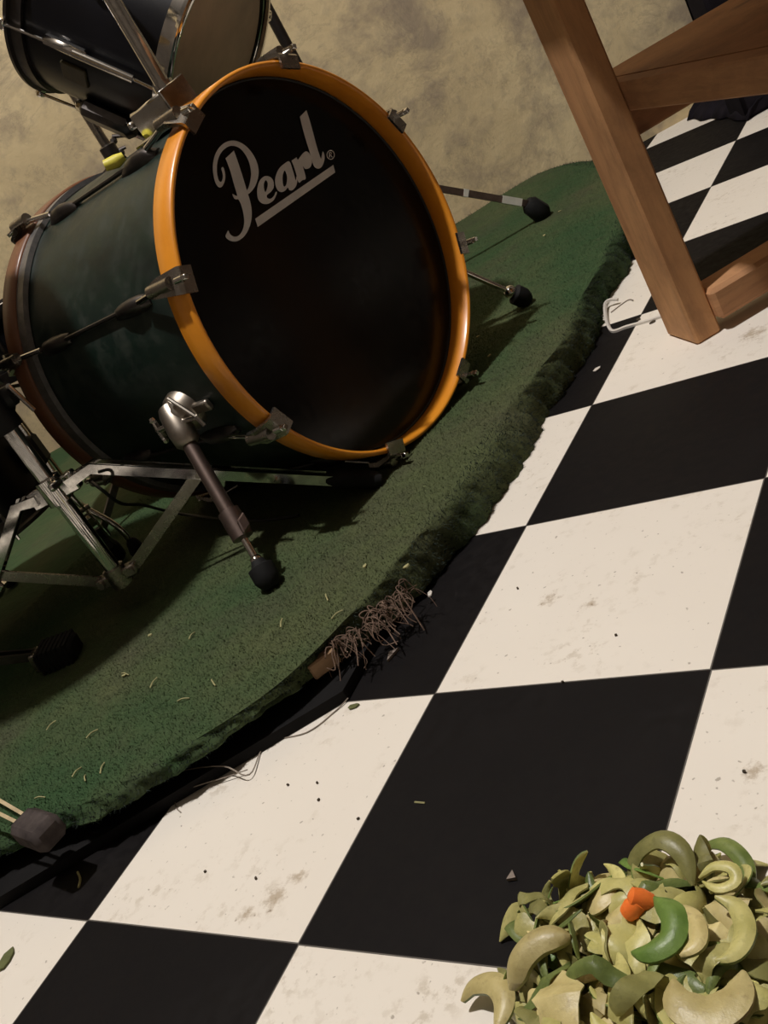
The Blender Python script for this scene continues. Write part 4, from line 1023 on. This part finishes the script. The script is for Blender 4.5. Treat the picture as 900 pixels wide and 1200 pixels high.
big([(846, 1062, .03), (872, 1056, .03), (898, 1038, .03)], .034, .006, [O_, G_], True, 'grey_green_leaf', 'grey green pointed leaf lying on the white tile right of the heap', .1)
big([(820, 1030, .12), (836, 1016, .13), (858, 1018, .13), (862, 1034, .12), (842, 1042, .12), (824, 1034, .12)], .028, .012, [PF, O_], False, 'looped_pale_peel', 'looped pale peel ring near the upper right of the heap', .1)
big([(668, 1080, .14), (672, 1100, .15), (678, 1124, .13)], .030, .008, [G_, G_], True, 'pointed_green_peel', 'dark pointed green peel standing beside the thick yellow crescent', .1, False)
for i, (px_, py_, z_, lab) in enumerate(((752, 1054, .16, 'upper bright orange carrot piece in the heap'), (742, 1064, .15, 'lower orange carrot piece tucked under its neighbour in the heap'))):
    c_ = at(px_, py_, z_); mb = MB(); a_ = nrm(rng.normal(0, 1, 3) * A3(1, 1, .3)); mb.tube([c_ - a_ * .030, c_ - a_ * .024, c_, c_ + a_ * .022, c_ + a_ * .028], [.008, .020, .024, .019, .006], 12)
    tag(mb.build('carrot_piece', M['carrot']), lab, 'carrot')

# ---------------------------------------------------------------- small things on the floor and the turf
def strand(pts, r, mat, name, label, cat, group=None):
    mb = MB(); mb.tube(catmull(pts, 6), r, 5); return tag(mb.build(name, mat), label, cat, group)
strand([at(784, 368, .006), at(760, 376, .006), at(735, 383, .006), at(718, 388, .006), at(711, 376, .012), at(709, 358, .03), at(714, 352, .04), at(724, 351, .03)], .011, M['white'], 'plastic_strap', 'thin white plastic strap looped on the floor beside the workbench leg', 'strap')
strand([at(716, 366, .004), at(735, 352, .004), at(742, 352, .006)], .0035, M['hair'], 'twig', 'thin bent twig lying on the white tile by the strap', 'twig')
for q in ([(186, 912, .06), (220, 902, .05), (262, 898, .05), (292, 908, .02), (312, 872, .004), (360, 858, .004), (392, 834, .004), (408, 818, .01)],):
    strand([at(*p) for p in q], .0028, M['hair'], 'loose_string', 'long loose string trailing along the black board edge', 'string')
strand([at(196, 915, .05), (at(204, 928, .02)), at(206, 945, .004), at(212, 952, .004)], .0022, M['hair'], 'loose_string', 'short string drooping over the board corner onto the white tile', 'string')
strand([at(150, 908, .05), at(200, 926, .03), at(250, 915, .02), at(290, 902, .02)], .0022, M['hair'], 'loose_string', 'thin string lying across the black board under the turf edge', 'string')
strand([at(0, 1032, .003), at(25, 1024, .003), at(45, 1000, .02), at(62, 978, .06)], .003, M['hair'], 'loose_string', 'string hanging from the turf edge by the dusty square foot', 'string')
def flake(px, py, z, r, mat, name, label, cat, group=None, n=5, el=1.0):
    c_ = at(px, py, z); a0 = rng.uniform(0, 6.28); mb = MB()
    dx = A3(math.cos(a0), math.sin(a0), 0); dy = A3(-math.sin(a0), math.cos(a0), 0)
    pl = [(r * el * math.cos(6.283 * k / n) * rng.uniform(.7, 1.1), r * math.sin(6.283 * k / n) * rng.uniform(.7, 1.1)) for k in range(n)]
    mb.prism(pl, c_ + UP * .0005, dx, dy, nrm(UP + .2 * rng.normal(0, 1, 3)), .006); return tag(mb.build(name, mat, None, False), label, cat, group)
def tri_chip(p3, label):
    P = [at(x, y, .003) for x, y in p3]; mb = MB(); mb.prism([(p - P[0])[:2] for p in P], P[0], A3(1, 0, 0), A3(0, 1, 0), UP, .010); tag(mb.build('paper_scrap', M['chip'], None, False), label, 'scrap')
tri_chip([(455, 776), (457, 766), (468, 761)], 'grey triangular scrap on the dark tile below the frayed fringe')
tri_chip([(595, 1033), (602, 1022), (606, 1031)], 'small grey scrap on the dark tile left of the peel heap')
flake(415, 828, .002, .014, M['leaf'], 'dry_leaf', 'tiny olive leaf on the white tile by the corner of the black board', 'leaf', None, 6, 2.2)
flake(8, 1125, .004, .03, M['leaf'], 'leaf_scrap', 'curled green scrap on the white tile at the lower left edge', 'leaf', None, 7, 1.6)
flake(504, 697, .003, .014, M['white'], 'white_crumb', 'white crumb at the end of the fringe string', 'crumb', None, 6, 1.8)
flake(700, 433, .003, .018, M['white'], 'white_crumb', 'white flake on the dark tile under the turf edge', 'crumb', None, 5, 1.5)
strand([at(91, 1022, .003), at(94, 1030, .004), at(92, 1040, .003)], .005, M['straw'], 'straw_bit', 'short pale curl on the dark tile below the dusty foot', 'straw')
strand([at(486, 940, .003), at(498, 941, .003)], .003, M['straw'], 'straw_bit', 'short straw on the big dark tile in the middle of the floor', 'straw')
for i, (px_, py_) in enumerate(((338, 920), (374, 938), (372, 918), (241, 1022), (722, 745), (607, 690), (660, 800), (872, 905), (300, 1030), (420, 960), (748, 375), (765, 378))):
    flake(px_, py_, .001, .0042 if i < 10 else .014, M['crumb'], 'dirt_crumb', 'dark crumb of dirt on a white floor tile', 'crumb', 'dirt crumbs on the white tiles', 6, 1.4)
for (px_, py_) in ((636, 172), (661, 198), (656, 248), (638, 276), (574, 417), (560, 395), (477, 664), (428, 664), (176, 745), (146, 792)):
    if py_ < 200: continue
    flake(px_, py_, H + .006, .011, M['straw'], 'turf_fleck', 'pale fleck of debris lying on the green turf', 'debris', 'pale flecks on the turf', 5, 1.6)
for (px_, py_, a_) in ((90, 905, 0), (108, 860, 1), (100, 912, 2), (47, 935, 0), (147, 790, 1), (225, 745, 2), (60, 850, 0), (180, 800, 1), (395, 720, 2), (383, 700, 0), (120, 900, 1), (250, 800, 2), (330, 730, 0), (215, 820, 1)):
    c_ = at(px_, py_, H + .01); th = rng.uniform(0, 6.28); d2 = A3(math.cos(th), math.sin(th), .1) * .028
    strand([c_ - d2, c_ + UP * .006, c_ + d2], .0032, M['straw'], 'straw_bit', 'short bit of straw lying on the near part of the turf', 'straw', 'straw bits on the turf')
